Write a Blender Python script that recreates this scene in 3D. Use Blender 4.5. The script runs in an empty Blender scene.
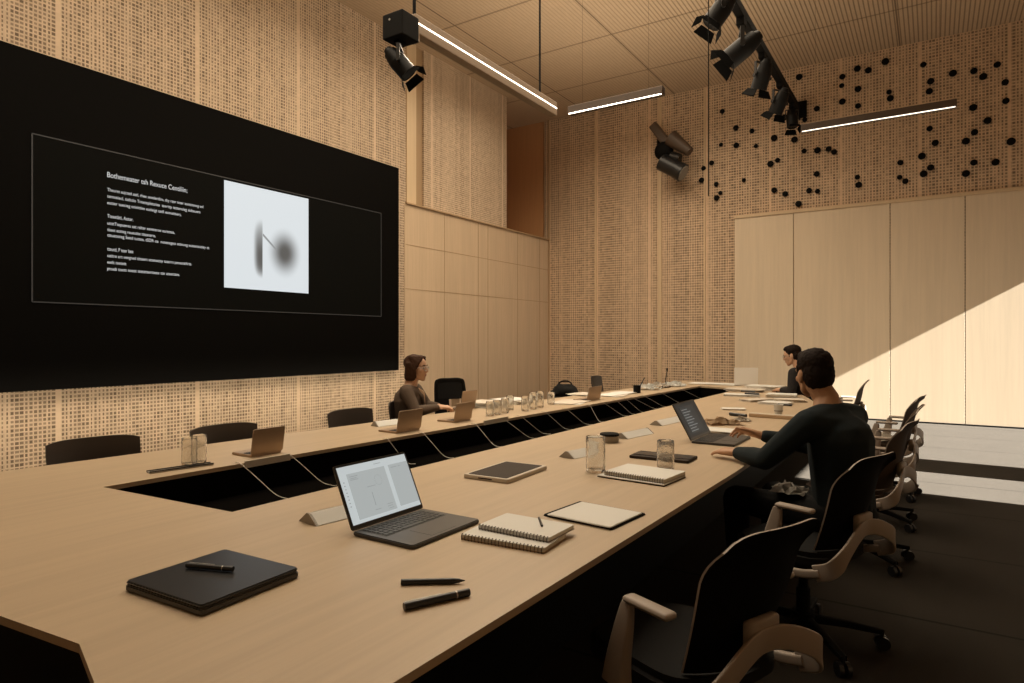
import bpy, bmesh, math, random
from mathutils import Vector, Matrix, Euler
random.seed(7)
S = bpy.context.scene
COL = S.collection
PI = math.pi
R = math.radians

# ------------------------------------------------------------------ camera
H = 1.38                     # eye height
F = 646.0                    # focal length in pixels of a 1024 wide frame
YAW = R(33.1)                # camera is turned left of the room axis (+y)
SY, CY = math.sin(YAW), math.cos(YAW)
HOR = 339.5
cd = bpy.data.cameras.new('camera'); cam = bpy.data.objects.new('camera', cd); COL.objects.link(cam)
cd.sensor_width = 36; cd.lens = F / 1024 * 36; cd.shift_y = -(341.5 - HOR) / 1024
cd.clip_start = 0.05
cam.location = (0, 0, H); cam.rotation_euler = (R(90), 0, YAW)
S.camera = cam

def ray(px):
    u = (px - 512) / F
    return (-SY + CY * u, CY + SY * u)
def P(px, py, z):            # point of the photo at a known height
    d = F * (H - z) / (py - HOR); r = ray(px)
    return Vector((r[0] * d, r[1] * d, z))
def AX(px, py, x):           # point on a plane x = const
    r = ray(px); d = x / r[0]
    return Vector((x, r[1] * d, H + (HOR - py) / F * d))
def AY(px, py, y):           # point on a plane y = const
    r = ray(px); d = y / r[1]
    return Vector((r[0] * d, y, H + (HOR - py) / F * d))

# ------------------------------------------------------------------ materials
def srgb(r, g, b):
    f = lambda c: c / 12.92 if c <= .04045 else ((c + .055) / 1.055) ** 2.4
    return (f(r / 255), f(g / 255), f(b / 255), 1)

class NT:
    def __init__(s, name):
        s.mat = bpy.data.materials.new(name); s.mat.use_nodes = True
        s.t = s.mat.node_tree; s.n = s.t.nodes
        s.bsdf = s.n['Principled BSDF']
    def link(s, a, b): s.t.links.new(a, b)
    def put(s, sock, v):
        if hasattr(v, 'is_linked') or isinstance(v, bpy.types.NodeSocket): s.link(v, sock)
        else: sock.default_value = v
    def m(s, op, a, b=None, c=None):
        n = s.n.new('ShaderNodeMath'); n.operation = op
        for i, v in enumerate((a, b, c)):
            if v is not None: s.put(n.inputs[i], v)
        return n.outputs[0]
    def pos(s):
        g = s.n.new('ShaderNodeNewGeometry'); x = s.n.new('ShaderNodeSeparateXYZ')
        s.link(g.outputs['Position'], x.inputs[0]); return x.outputs
    def obj(s):
        g = s.n.new('ShaderNodeTexCoord'); x = s.n.new('ShaderNodeSeparateXYZ')
        s.link(g.outputs['Object'], x.inputs[0]); return x.outputs
    def comb(s, x, y, z):
        n = s.n.new('ShaderNodeCombineXYZ')
        for i, v in enumerate((x, y, z)): s.put(n.inputs[i], v)
        return n.outputs[0]
    def white(s, v, dim='1D'):
        n = s.n.new('ShaderNodeTexWhiteNoise'); n.noise_dimensions = dim
        s.put(n.inputs['W'] if dim == '1D' else n.inputs['Vector'], v); return n.outputs['Value']
    def noise(s, vec, scale, detail=3, rough=.55):
        n = s.n.new('ShaderNodeTexNoise'); s.put(n.inputs['Vector'], vec)
        n.inputs['Scale'].default_value = scale; n.inputs['Detail'].default_value = detail
        n.inputs['Roughness'].default_value = rough; return n.outputs['Fac']
    def mix(s, fac, a, b):
        n = s.n.new('ShaderNodeMix'); n.data_type = 'RGBA'
        s.put(n.inputs[0], fac); s.put(n.inputs[6], a); s.put(n.inputs[7], b); return n.outputs[2]
    def smooth(s, v, lo, hi):
        n = s.n.new('ShaderNodeMapRange'); n.interpolation_type = 'SMOOTHSTEP'
        s.put(n.inputs[0], v); s.put(n.inputs[1], lo); s.put(n.inputs[2], hi); return n.outputs[0]
    def color(s, v): s.put(s.bsdf.inputs['Base Color'], v)
    def set(s, **k):
        for a, v in k.items(): s.put(s.bsdf.inputs[a.replace('_', ' ')], v)
    def bump(s, h, strength=.3, dist=.01):
        n = s.n.new('ShaderNodeBump'); n.inputs['Strength'].default_value = strength
        n.inputs['Distance'].default_value = dist; s.put(n.inputs['Height'], h)
        s.link(n.outputs[0], s.bsdf.inputs['Normal'])

def plain(name, col, rough=.5, metal=0.0, spec=.5, noise=0.0, scale=60):
    t = NT(name); t.set(Roughness=rough, Metallic=metal); t.bsdf.inputs['Specular IOR Level'].default_value = spec
    if noise:
        g = t.n.new('ShaderNodeTexCoord').outputs['Object']
        f = t.noise(g, scale, 4)
        d = tuple(c * (1 - noise) for c in col[:3]) + (1,); l = tuple(min(1, c * (1 + noise)) for c in col[:3]) + (1,)
        t.color(t.mix(f, d, l)); t.bump(f, .15, .003)
    else: t.color(col)
    return t.mat
def emit(name, col, strength):
    t = NT(name); t.color((0, 0, 0, 1)); t.set(Emission_Color=col, Emission_Strength=strength); return t.mat

def weave(name, axis, light, dark, pitch=.055, seam=1.45, offs=0.0, seamcol=None):
    """cane weave: round-cornered holes between crossing straps, uneven columns, plain strips between the panels"""
    t = NT(name); p = t.pos(); h = p[axis]; z = p[2]
    a = t.m('DIVIDE', t.m('ADD', h, 50 + offs), pitch * .85); b = t.m('DIVIDE', t.m('ADD', z, 20), pitch * .92)
    ia, ib = t.m('FLOOR', a), t.m('FLOOR', b)
    wa = t.m('MULTIPLY_ADD', t.white(ia), .26, .16)                       # half width of the hole
    wide = t.noise(t.comb(h, 0.0, 3.0), .9, 2)
    wa = t.m('MULTIPLY', wa, t.m('MULTIPLY_ADD', t.smooth(wide, .25, .5), .45, .55))
    cell = t.white(t.comb(ia, ib, 0.0), '3D')
    wb = t.m('MULTIPLY_ADD', cell, .10, .25)
    fa = t.m('ABSOLUTE', t.m('SUBTRACT', t.m('FRACT', a), .5)); fb = t.m('ABSOLUTE', t.m('SUBTRACT', t.m('FRACT', b), .5))
    ha = t.m('SUBTRACT', 1.0, t.smooth(fa, t.m('SUBTRACT', wa, .05), t.m('ADD', wa, .05)))
    hb = t.m('SUBTRACT', 1.0, t.smooth(fb, t.m('SUBTRACT', wb, .05), t.m('ADD', wb, .05)))
    hole = t.m('MULTIPLY', ha, hb)
    s = t.m('ABSOLUTE', t.m('SUBTRACT', t.m('FRACT', t.m('DIVIDE', t.m('ADD', h, 50 + offs), seam)), .5))
    inseam = t.m('SUBTRACT', 1.0, t.smooth(s, .016, .022))
    hole = t.m('MULTIPLY', hole, t.m('SUBTRACT', 1.0, inseam))
    hole = t.m('MULTIPLY', hole, t.m('MULTIPLY_ADD', cell, .4, .6))
    tone = t.noise(t.comb(t.m('MULTIPLY', h, 1.0), 0.0, t.m('MULTIPLY', z, .25)), 2.2, 4)
    rowt = t.white(t.comb(ib, ia, 7.0), '3D')
    straps = t.mix(t.m('MULTIPLY_ADD', rowt, .45, t.m('MULTIPLY', tone, .55)), tuple(c * .74 for c in light[:3]) + (1,), tuple(min(1, c * 1.16) for c in light[:3]) + (1,))
    straps = t.mix(t.m('MULTIPLY', inseam, .5), straps, seamcol or tuple(min(1, c * 1.12) for c in light[:3]) + (1,))
    t.color(t.mix(hole, straps, dark)); t.set(Roughness=.75)
    t.bump(t.m('SUBTRACT', 1.0, hole), .5, .01)
    return t.mat

def wood(name, col, axis='y', contrast=.10, rough=.45, scale=1.0):
    t = NT(name); p = t.pos()
    k = {'x': (.12, 3, 3), 'y': (3, .12, 3), 'z': (3, 3, .12)}[axis]
    v = t.comb(*[t.m('MULTIPLY', p[i], k[i] * scale) for i in range(3)])
    f = t.noise(v, 9, 5, .6); g = t.noise(v, 1.6, 2)
    f = t.m('ADD', t.m('MULTIPLY', f, .6), t.m('MULTIPLY', g, .4))
    d = tuple(c * (1 - contrast) for c in col[:3]) + (1,); l = tuple(min(1, c * (1 + contrast)) for c in col[:3]) + (1,)
    t.color(t.mix(t.smooth(f, .3, .7), d, l)); t.set(Roughness=rough); t.bump(f, .04, .002)
    return t.mat

M = {}
M['weave_left'] = weave('woven cane left', 1, (.66, .505, .355, 1), (.16, .11, .068, 1), pitch=.045)
M['weave_back'] = weave('woven cane back', 0, (.70, .51, .345, 1), (.19, .135, .085, 1), pitch=.056, seam=1.18, offs=.33)
M['weave_dense'] = weave('woven cane upper', 1, (.66, .505, .355, 1), (.25, .18, .115, 1), pitch=.04, seam=1.1, offs=.2)
M['panel'] = wood('pale ash panel', (.60, .455, .31, 1), 'z', .07, .5)
M['panel_back'] = wood('pale ash sliding panel', (.74, .605, .44, 1), 'z', .05, .55)
M['table'] = wood('table ash veneer', (.435, .33, .218, 1), 'y', .08, .42)
M['trim'] = wood('trim ash', (.66, .50, .32, 1), 'z', .05, .5)
M['trim_dark'] = wood('trim ash joint and painted shade', (.40, .27, .15, 1), 'z', .05, .6)  # darker copy of the trim ash: joints, and shade painted into the recess
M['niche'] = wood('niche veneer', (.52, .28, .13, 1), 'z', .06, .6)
M['black'] = plain('matte black', (.0045, .004, .0035, 1), .75, 0, .12)
M['trough'] = plain('trough black', (.004, .0035, .003, 1), 1.0, 0, 0.0)
M['lens'] = plain('dark lens', (.02, .018, .016, 1), .15, 0, .5)
M['black_gloss'] = plain('satin black', (.010, .010, .011, 1), .32)
M['screen_black'] = plain('display black', (.0030, .0027, .0024, 1), .6, 0, .04)
M['fabric_black'] = plain('black woven upholstery', (.012, .0115, .011, 1), .9, 0, .15, .5, 300)
M['fabric_brown'] = plain('dark brown upholstery', (.055, .036, .024, 1), .8, 0, .2, .3, 300)
M['mesh_black'] = plain('black chair mesh', (.0055, .0047, .0043, 1), .85, 0, .06, .3, 400)
M['shell'] = plain('dark brown chair shell', (.045, .033, .025, 1), .5)
M['frame_grey'] = plain('warm grey plastic', (.30, .245, .20, 1), .5, 0, .35)
M['metal'] = plain('brushed metal', (.45, .42, .38, 1), .35, .9)
M['dark_metal'] = plain('dark metal', (.02, .018, .016, 1), .4, .6)
M['paper'] = plain('white paper', (.66, .65, .61, 1), .8, 0, .2)
M['paper_edge'] = plain('paper block edge', (.58, .54, .47, 1), .85, 0, .1, .25, 200)
M['cream'] = plain('cream card', (.56, .50, .42, 1), .7, 0, .3)
M['kraft'] = plain('kraft card', (.42, .29, .17, 1), .8)
M['grey_cover'] = plain('grey cover', (.28, .25, .21, 1), .6)
M['tan_alu'] = plain('bronze aluminium', (.40, .29, .20, 1), .4, .55)
M['space_grey'] = plain('space grey aluminium', (.055, .052, .050, 1), .42, .4)
M['white_alu'] = plain('silver white aluminium', (.88, .87, .83, 1), .4, .1)
M['key'] = plain('black key caps', (.008, .008, .008, 1), .5)
M['dark_slab'] = plain('dark brown slab', (.035, .024, .017, 1), .7, 0, .2)
M['lamp'] = plain('black lamp enamel', (.005, .0045, .004, 1), .5, 0, .18)
M['cable'] = plain('pale cable', (.55, .50, .44, 1), .5)
M['skin_fair'] = plain('fair skin', (.52, .31, .20, 1), .5, 0, .3, .06, 40)
M['skin_tan'] = plain('tan skin', (.42, .235, .135, 1), .5, 0, .3, .06, 40)
M['hair_black'] = plain('dark brown hair', (.012, .007, .005, 1), .8, 0, .12, .5, 120)
M['hair_brown'] = plain('chestnut hair', (.045, .020, .010, 1), .7, 0, .15, .5, 90)
M['navy'] = plain('dark teal navy knit', (.012, .018, .021, 1), .9, 0, .2, .35, 250)
M['trousers'] = plain('black trousers', (.006, .006, .006, 1), .9, 0, .15)
M['suit'] = plain('brown grey wool blazer', (.095, .068, .05, 1), .9, 0, .15, .25, 250)
M['blouse'] = plain('tan blouse', (.42, .28, .17, 1), .8)
M['charcoal'] = plain('charcoal shirt', (.02, .018, .018, 1), .9, 0, .2)
M['lips'] = plain('lips', (.34, .12, .09, 1), .5)
M['eye_dark'] = plain('dark eye', (.015, .01, .008, 1), .25)
M['ink'] = plain('ink', (.06, .055, .05, 1), .7)
M['led'] = emit('led strip', (1, .88, .70, 1), 7.0)
M['led_soft'] = emit('led strip dim', (1, .88, .70, 1), 2.4)
M['fixture'] = plain('bronze fixture', (.24, .165, .10, 1), .5)
M['fixture_dark'] = plain('dark bronze fixture', (.075, .048, .030, 1), .5)
M['text'] = emit('display text', (.80, .80, .80, 1), .85)
M['outline'] = emit('display outline', (.5, .45, .4, 1), .05)
M['display_panel'] = plain('display inner window', (.0040, .0042, .0038, 1), .6, 0, .04)
t = NT('clear tumbler glass'); t.color((.97, .96, .93, 1)); t.set(Roughness=.02, IOR=1.42); t.bsdf.inputs['Transmission Weight'].default_value = .93
g_ = t.n.new('ShaderNodeTexCoord').outputs['Object']; t.bump(t.noise(g_, 55, 2), .35, .004)
M['glass'] = t.mat
t = NT('ui light'); t.color((.1, .1, .1, 1)); t.set(Emission_Color=(.62, .68, .69, 1), Emission_Strength=.78); M['ui_bg'] = t.mat
M['ui_block'] = emit('ui block', (.44, .47, .465, 1), .88)
M['ui_line'] = emit('ui line', (.30, .32, .32, 1), .8)
M['ui_dark'] = emit('ui dark page', (.018, .021, .023, 1), .9)
M['ui_dark2'] = emit('ui dark block', (.028, .032, .033, 1), .9)

# picture shown on the big display: soft dark bar and a soft dark blob on a pale ground
t = NT('display picture'); o = t.obj()
by = t.m('DIVIDE', t.m('ADD', o[1], .12), .115); bz = t.m('DIVIDE', t.m('ADD', o[2], .12), .38)
bar = t.m('SUBTRACT', 1.0, t.smooth(t.m('ADD', t.m('POWER', t.m('ABSOLUTE', by), 2.0), t.m('POWER', t.m('ABSOLUTE', bz), 4.0)), 0.0, 1.1))
bar = t.m('MULTIPLY', bar, t.m('SUBTRACT', 1.0, t.smooth(o[1], -.105, -.09)))
bar = t.m('MULTIPLY', bar, t.m('SUBTRACT', 1.0, t.m('MULTIPLY', t.smooth(o[2], -.2, .35), .65)))
cy = t.m('DIVIDE', t.m('SUBTRACT', o[1], .24), .29); cz = t.m('DIVIDE', t.m('ADD', o[2], .14), .36)
blob = t.m('SUBTRACT', 1.0, t.smooth(t.m('SQRT', t.m('ADD', t.m('POWER', t.m('ABSOLUTE', cy), 2.0), t.m('POWER', t.m('ABSOLUTE', cz), 2.0))), .15, 1.0))
ln = t.m('ABSOLUTE', t.m('ADD', t.m('SUBTRACT', o[2], .06), t.m('MULTIPLY', t.m('ADD', o[1], .09), .85)))
line = t.m('MULTIPLY', t.m('SUBTRACT', 1.0, t.smooth(ln, .012, .022)), t.m('MULTIPLY', t.smooth(o[1], -.095, -.09), t.m('SUBTRACT', 1.0, t.smooth(o[1], .18, .22))))
dk = t.m('MINIMUM', 1.0, t.m('MAXIMUM', t.m('MULTIPLY', line, .7), t.m('MAXIMUM', bar, blob)))
t.color((.02, .02, .02, 1)); t.put(t.bsdf.inputs['Emission Color'], t.mix(t.m('MULTIPLY', dk, .93), (.68, .73, .76, 1), (.03, .03, .03, 1))); t.set(Emission_Strength=1.0)
M['display_picture'] = t.mat

# floor carpet
t = NT('dark brown carpet'); g = t.pos(); v = t.comb(g[0], g[1], 0.0)
f = t.noise(v, 220, 3, .7); f2 = t.noise(v, 2.0, 3)
seam = t.m('MAXIMUM', t.m('LESS_THAN', t.m('FRACT', t.m('DIVIDE', t.m('ADD', g[1], 30.4), 1.22)), .016), 0.0)
c = t.mix(t.m('MULTIPLY_ADD', f, .6, t.m('MULTIPLY', f2, .4)), (.017, .0140, .0108, 1), (.038, .0315, .0248, 1))
t.color(t.mix(t.m('MULTIPLY', seam, .7), c, (.004, .003, .002, 1))); t.set(Roughness=.95); t.bsdf.inputs['Specular IOR Level'].default_value = .1
t.bump(f, .5, .006); M['carpet'] = t.mat

# ceiling: fine slats running down the room, panel joints both ways
t = NT('slatted ceiling'); g = t.pos()
xs = t.m('DIVIDE', t.m('ADD', g[0], 50), .06)
sl = t.m('ABSOLUTE', t.m('SUBTRACT', t.m('FRACT', xs), .5))
gap = t.smooth(sl, .28, .42)
br = t.noise(t.comb(t.m('MULTIPLY', g[0], 6), g[1], 0.0), 5, 3)
strong = t.smooth(g[0], -5.0, -2.5)
gapm = t.m('MULTIPLY', gap, t.m('MULTIPLY_ADD', strong, .50, .22))
fx = t.m('FRACT', t.m('DIVIDE', t.m('ADD', g[0], 51.18), 1.95)); fy = t.m('FRACT', t.m('DIVIDE', t.m('ADD', g[1], 50.3), 1.62))
jx = t.m('LESS_THAN', fx, .012); jy = t.m('LESS_THAN', t.m('ADD', fy, t.m('MULTIPLY', br, .012)), .030)
j = t.m('MAXIMUM', t.m('MULTIPLY', jx, .8), t.m('MULTIPLY', jy, .55))
fine = t.noise(t.comb(t.m('MULTIPLY', g[0], 30), t.m('MULTIPLY', g[1], 6), 0.0), 2.0, 4, .7)
base = t.mix(t.m('MULTIPLY_ADD', br, .5, t.m('MULTIPLY', fine, .5)), (.42, .31, .20, 1), (.66, .50, .345, 1))
base = t.mix(gapm, base, (.17, .11, .06, 1)); t.color(t.mix(j, base, (.12, .075, .04, 1))); t.set(Roughness=.8)
t.bump(t.m('SUBTRACT', 1.0, gapm), .4, .01); M['ceiling'] = t.mat

# ------------------------------------------------------------------ mesh helpers
def frame(fwd, up=(0, 0, 1)):
    z = Vector(fwd).normalized(); u = Vector(up)
    if abs(z.dot(u.normalized())) > .98: u = Vector((0, 1, 0))
    x = u.cross(z).normalized(); y = z.cross(x)
    return Matrix((x, y, z)).transposed()
def box(bm, c, s, rot=None, bev=0, seg=2):
    m = Matrix.Translation(Vector(c)) @ (rot.to_4x4() if rot else Matrix()) @ Matrix.Diagonal((s[0], s[1], s[2], 1))
    b2 = bmesh.new(); bmesh.ops.create_cube(b2, size=1, matrix=m)
    if bev: bmesh.ops.bevel(b2, geom=list(b2.edges), offset=bev, segments=seg, affect='EDGES', profile=.5)
    merge(bm, b2)
def merge(bm, b2, mi=None):
    me = bpy.data.meshes.new('tmp'); b2.to_mesh(me); b2.free()
    n = len(bm.faces); bm.from_mesh(me); bpy.data.meshes.remove(me)
    if mi is not None:
        bm.faces.ensure_lookup_table()
        for f in bm.faces[n:]: f.material_index = mi
def bar(bm, p0, p1, w, h, bev=0, up=(0, 0, 1)):
    p0, p1 = Vector(p0), Vector(p1); d = p1 - p0
    box(bm, (p0 + p1) / 2, (w, h, d.length), frame(d, up), bev)
def cyl(bm, p0, p1, r0, r1=None, seg=16):
    p0, p1 = Vector(p0), Vector(p1); d = p1 - p0; r1 = r0 if r1 is None else r1
    m = Matrix.Translation((p0 + p1) / 2) @ frame(d).to_4x4()
    bmesh.ops.create_cone(bm, cap_ends=True, segments=seg, radius1=r0, radius2=r1, depth=d.length, matrix=m)
def catmull(pts, n=8):
    pts = [Vector(p) for p in pts]; out = []
    for i in range(len(pts) - 1):
        a = pts[max(i - 1, 0)]; b = pts[i]; c = pts[i + 1]; d = pts[min(i + 2, len(pts) - 1)]
        for k in range(n):
            q = k / n
            out.append(.5 * ((2 * b) + (c - a) * q + (2 * a - 5 * b + 4 * c - d) * q * q + (3 * b - a - 3 * c + d) * q ** 3))
    out.append(pts[-1]); return out
def sweep(bm, pts, prof, up=(0, 0, 1), scale=None):
    """closed 2D profile [(a,b)...] swept along pts; a is sideways, b along up"""
    rings = []
    for i, p in enumerate(pts):
        t_ = (pts[min(i + 1, len(pts) - 1)] - pts[max(i - 1, 0)]).normalized()
        fr = frame(t_, up); k = scale(i / (len(pts) - 1)) if scale else 1
        rings.append([bm.verts.new(Vector(p) + fr @ Vector((a * k, b * k, 0))) for a, b in prof])
    n = len(prof)
    for A, B in zip(rings, rings[1:]):
        for i in range(n): bm.faces.new((A[i], A[(i + 1) % n], B[(i + 1) % n], B[i]))
    bm.faces.new(list(reversed(rings[0]))); bm.faces.new(rings[-1])
def circ(r, n=8): return [(r * math.cos(2 * PI * k / n), r * math.sin(2 * PI * k / n)) for k in range(n)]
def rrect(w, h, r, n=4):
    out = []
    for cx, cy, a0 in ((w / 2 - r, h / 2 - r, 0), (-w / 2 + r, h / 2 - r, 90), (-w / 2 + r, -h / 2 + r, 180), (w / 2 - r, -h / 2 + r, 270)):
        for k in range(n + 1):
            a = R(a0 + 90 * k / n); out.append((cx + r * math.cos(a), cy + r * math.sin(a)))
    return out
def tube(bm, pts, r, n=8, smooth=6): sweep(bm, catmull(pts, smooth) if smooth else [Vector(p) for p in pts], circ(r, n))
def prism(bm, poly, z0, z1, bev=0):
    b2 = bmesh.new(); vs = [b2.verts.new((x, y, z0)) for x, y in poly]; f = b2.faces.new(vs)
    r = bmesh.ops.extrude_face_region(b2, geom=[f])
    for v in r['geom']:
        if isinstance(v, bmesh.types.BMVert): v.co.z = z1
    bmesh.ops.recalc_face_normals(b2, faces=b2.faces)
    if bev: bmesh.ops.bevel(b2, geom=[e for e in b2.edges if abs(e.verts[0].co.z - e.verts[1].co.z) < 1e-6], offset=bev, segments=2, affect='EDGES')
    merge(bm, b2)
def lathe(bm, prof, n=24, c=(0, 0, 0), ripple=0, rn=12):
    rings = []
    for r, z in prof:
        rings.append([bm.verts.new((c[0] + (r * (1 + ripple * (k * rn % n == 0))) * math.cos(2 * PI * k / n), c[1] + (r * (1 + ripple * (k * rn % n == 0))) * math.sin(2 * PI * k / n), c[2] + z)) for k in range(n)])
    for A, B in zip(rings, rings[1:]):
        for k in range(n): bm.faces.new((A[k], A[(k + 1) % n], B[(k + 1) % n], B[k]))
    bm.faces.new(list(reversed(rings[0]))); bm.faces.new(rings[-1])
def ell(bm, c, r, rot=None, sub=3):
    m = Matrix.Translation(Vector(c)) @ (rot.to_4x4() if rot else Matrix()) @ Matrix.Diagonal((r[0], r[1], r[2], 1))
    bmesh.ops.create_icosphere(bm, subdivisions=sub, radius=1, matrix=m)
def hull(bm, balls, sub=2):
    b2 = bmesh.new()
    for c, r in balls:
        r = (r, r, r) if not isinstance(r, (tuple, list)) else r
        ell(b2, c, r, None, sub)
    res = bmesh.ops.convex_hull(b2, input=list(b2.verts))
    kill = [e for e in res['geom_interior'] if isinstance(e, bmesh.types.BMVert)]
    bmesh.ops.delete(b2, geom=kill, context='VERTS')
    lone = [v for v in b2.verts if not v.link_faces]
    if lone: bmesh.ops.delete(b2, geom=lone, context='VERTS')
    merge(bm, b2)

def obj(name, bm, mat, parent=None, loc=None, smooth=False, sharp=None):
    me = bpy.data.meshes.new(name)
    bmesh.ops.recalc_face_normals(bm, faces=bm.faces)
    bm.to_mesh(me); bm.free()
    for m_ in (mat if isinstance(mat, (list, tuple)) else [mat]): me.materials.append(m_)
    o = bpy.data.objects.new(name, me); COL.objects.link(o)
    if smooth:
        for p in me.polygons: p.use_smooth = True
        if sharp is not None: me.set_sharp_from_angle(angle=R(sharp))
    if parent: o.parent = parent
    if loc: o.location = loc
    return o
def tag(o, label, cat, group=None, kind=None):
    o['label'] = label; o['category'] = cat
    if group: o['group'] = group
    if kind: o['kind'] = kind
    return o
def thing(name, label, cat, loc=(0, 0, 0), rotz=0, group=None):
    o = bpy.data.objects.new(name, None); COL.objects.link(o); o.empty_display_size = .1
    o.location = loc; o.rotation_euler = (0, 0, rotz); return tag(o, label, cat, group)
def struct(name, bm, mat, label=None, parent=None):
    o = obj(name, bm, mat, parent)
    if not parent:
        o['kind'] = 'structure'; o['category'] = name.split('_')[0]
        if label: o['label'] = label
    return o
def dup(root, loc, rotz, label=None, group=None):
    r = root.copy(); COL.objects.link(r); r.location = loc; r.rotation_euler = (0, 0, rotz)
    if label: r['label'] = label
    if group: r['group'] = group
    for ch in list(root.children):
        c = ch.copy(); COL.objects.link(c); c.parent = r
        for g in list(ch.children):
            d = g.copy(); COL.objects.link(d); d.parent = c
    return r
NB = bmesh.new

# ------------------------------------------------------------------ the room
XL, YB, ZC, XR, YN = -7.3, 12.7, 6.33, 3.0, -3.0
PT = 3.62                                                     # top of the ash wainscot
b = NB(); box(b, ((XL + XR) / 2, (YB + YN) / 2, -.05), (XR - XL + 3, YB - YN + 1, .1)); struct('floor', b, M['carpet'], 'dark brown carpet floor of the meeting room')
b = NB(); box(b, ((XL + XR) / 2, (YB + YN) / 2, ZC + .05), (XR - XL + 3, YB - YN + 1, .1)); struct('ceiling', b, M['ceiling'], 'tan slatted timber ceiling with panel joints')
b = NB(); box(b, (XL - .1, (YN + 7.99) / 2, ZC / 2), (.2, 7.99 - YN, ZC)); struct('wall_left', b, M['weave_left'], 'woven cane left wall behind the large display')
b = NB(); box(b, (XL - .1, (8.44 + 11.0) / 2, (PT + ZC) / 2), (.2, 11.0 - 8.44, ZC - PT)); struct('wall_left_upper', b, M['weave_dense'], 'woven cane wall above the ash panelling')
b = NB(); box(b, (XL - .09, (7.95 + 12.7) / 2, PT / 2), (.2, 12.7 - 7.95, PT))
for yy in [7.95 + 1.02 * k for k in range(1, 5)]: pass
struct('wall_left_panel', b, M['panel'], 'pale ash panelling right of the display')
k = 0
for yy in (8.98, 10.0, 10.32, 11.4, 12.3):                    # thin vertical joints of the panelling
    b = NB(); box(b, (XL + .0115, yy, PT / 2), (.004, .008, PT - .02)); struct('trim_%d' % (k + 1), b, M['trim_dark'], 'thin vertical joint in the ash panelling'); k += 1
for zz in (2.95, 2.22):
    b = NB(); box(b, (XL + .0115, (7.95 + 12.7) / 2, zz), (.004, 4.72, .010)); struct('trim_%d' % (k + 1), b, M['trim_dark'], 'thin horizontal joint in the ash panelling'); k += 1
b = NB(); box(b, (XL + .012, (7.95 + 12.7) / 2, PT + .012), (.06, 4.72, .024)); struct('trim_%d' % (k + 1), b, M['trim_dark'], 'ledge capping the ash panelling'); k += 1
b = NB(); box(b, (XL - .02, 8.105, (PT + ZC) / 2), (.08, .23, ZC - PT)); struct('trim_%d' % (k + 1), b, M['trim'], 'pale upright batten beside the display wall'); k += 1
b = NB(); box(b, (XL - .10, 8.33, (PT + ZC) / 2), (.12, .22, ZC - PT)); struct('trim_%d' % (k + 1), b, M['trim_dark'], 'upright recess beside the batten, its shade painted as darker ash'); k += 1
# recess above the panelling in the corner
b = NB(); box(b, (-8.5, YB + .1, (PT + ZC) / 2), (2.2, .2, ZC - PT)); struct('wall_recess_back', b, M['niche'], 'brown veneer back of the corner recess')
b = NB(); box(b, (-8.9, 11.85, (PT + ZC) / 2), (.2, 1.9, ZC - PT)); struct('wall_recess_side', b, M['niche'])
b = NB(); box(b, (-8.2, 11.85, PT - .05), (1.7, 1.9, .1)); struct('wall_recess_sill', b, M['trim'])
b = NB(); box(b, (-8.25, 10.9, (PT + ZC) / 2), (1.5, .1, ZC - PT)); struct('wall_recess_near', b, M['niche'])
# back wall, woven, with an opening filled by tall pale panels
b = NB(); box(b, ((-7.42 + XR) / 2, YB + .1, ZC / 2), (XR + 7.42, .2, ZC)); struct('wall_back', b, M['weave_back'], 'woven cane back wall')
PTOP = 3.69
edges = [-3.18, -2.13, -.61, .43, 1.75, XR]
for i in range(5):
    b = NB(); box(b, ((edges[i] + edges[i + 1]) / 2, YB - .02, PTOP / 2 + .005), (edges[i + 1] - edges[i] - .012, .06, PTOP - .01), None, .001, 1)
    struct('wall_back_panel_%d' % (i + 1), b, M['panel_back'], 'tall pale ash panel of the back wall, number %d from its woven side' % (i + 1))
b = NB(); box(b, ((edges[0] + XR) / 2, YB - .03, PTOP + .02), (XR - edges[0], .08, .05)); struct('trim_%d' % (k + 1), b, M['trim'], 'pale head rail over the tall ash panels'); k += 1
for px, w, mm in ((660, .075, 'trim'), (596, .035, 'trim'), (705, .03, 'trim'), (549, .04, 'trim_dark')):
    q = AY(px, 300, YB); b = NB(); box(b, (q.x, YB - .012, ZC / 2), (w, .03, ZC)); struct('trim_%d' % (k + 1), b, M[mm], 'upright batten on the woven back wall'); k += 1
b = NB(); box(b, ((edges[0] + XR) / 2, YB - .06, .012), (XR - edges[0], .04, .024)); struct('baseboard_back', b, M['black'], 'dark floor track under the tall panels')
# right wall with two tall windows letting the sun in (outside the frame)
b = NB()
ZH = 3.48
W2 = (6.75, 7.87); W1 = (8.72, 12.695); ZH2 = 2.6
for y0, y1, z0, z1 in ((YN, W2[0], 0, ZC), (W2[1], W1[0], 0, ZC), (W1[1], YB, 0, ZC), (W2[0], W2[1], ZH2, ZC), (W1[0], W1[1], ZH, ZC)):
    box(b, (XR + .1, (y0 + y1) / 2, (z0 + z1) / 2), (.2, y1 - y0, z1 - z0))
struct('wall_right', b, M['panel_back'])
b = NB(); box(b, ((XL + XR) / 2, YN - .1, ZC / 2), (XR - XL, .2, ZC)); struct('wall_near', b, M['panel'])

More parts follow.
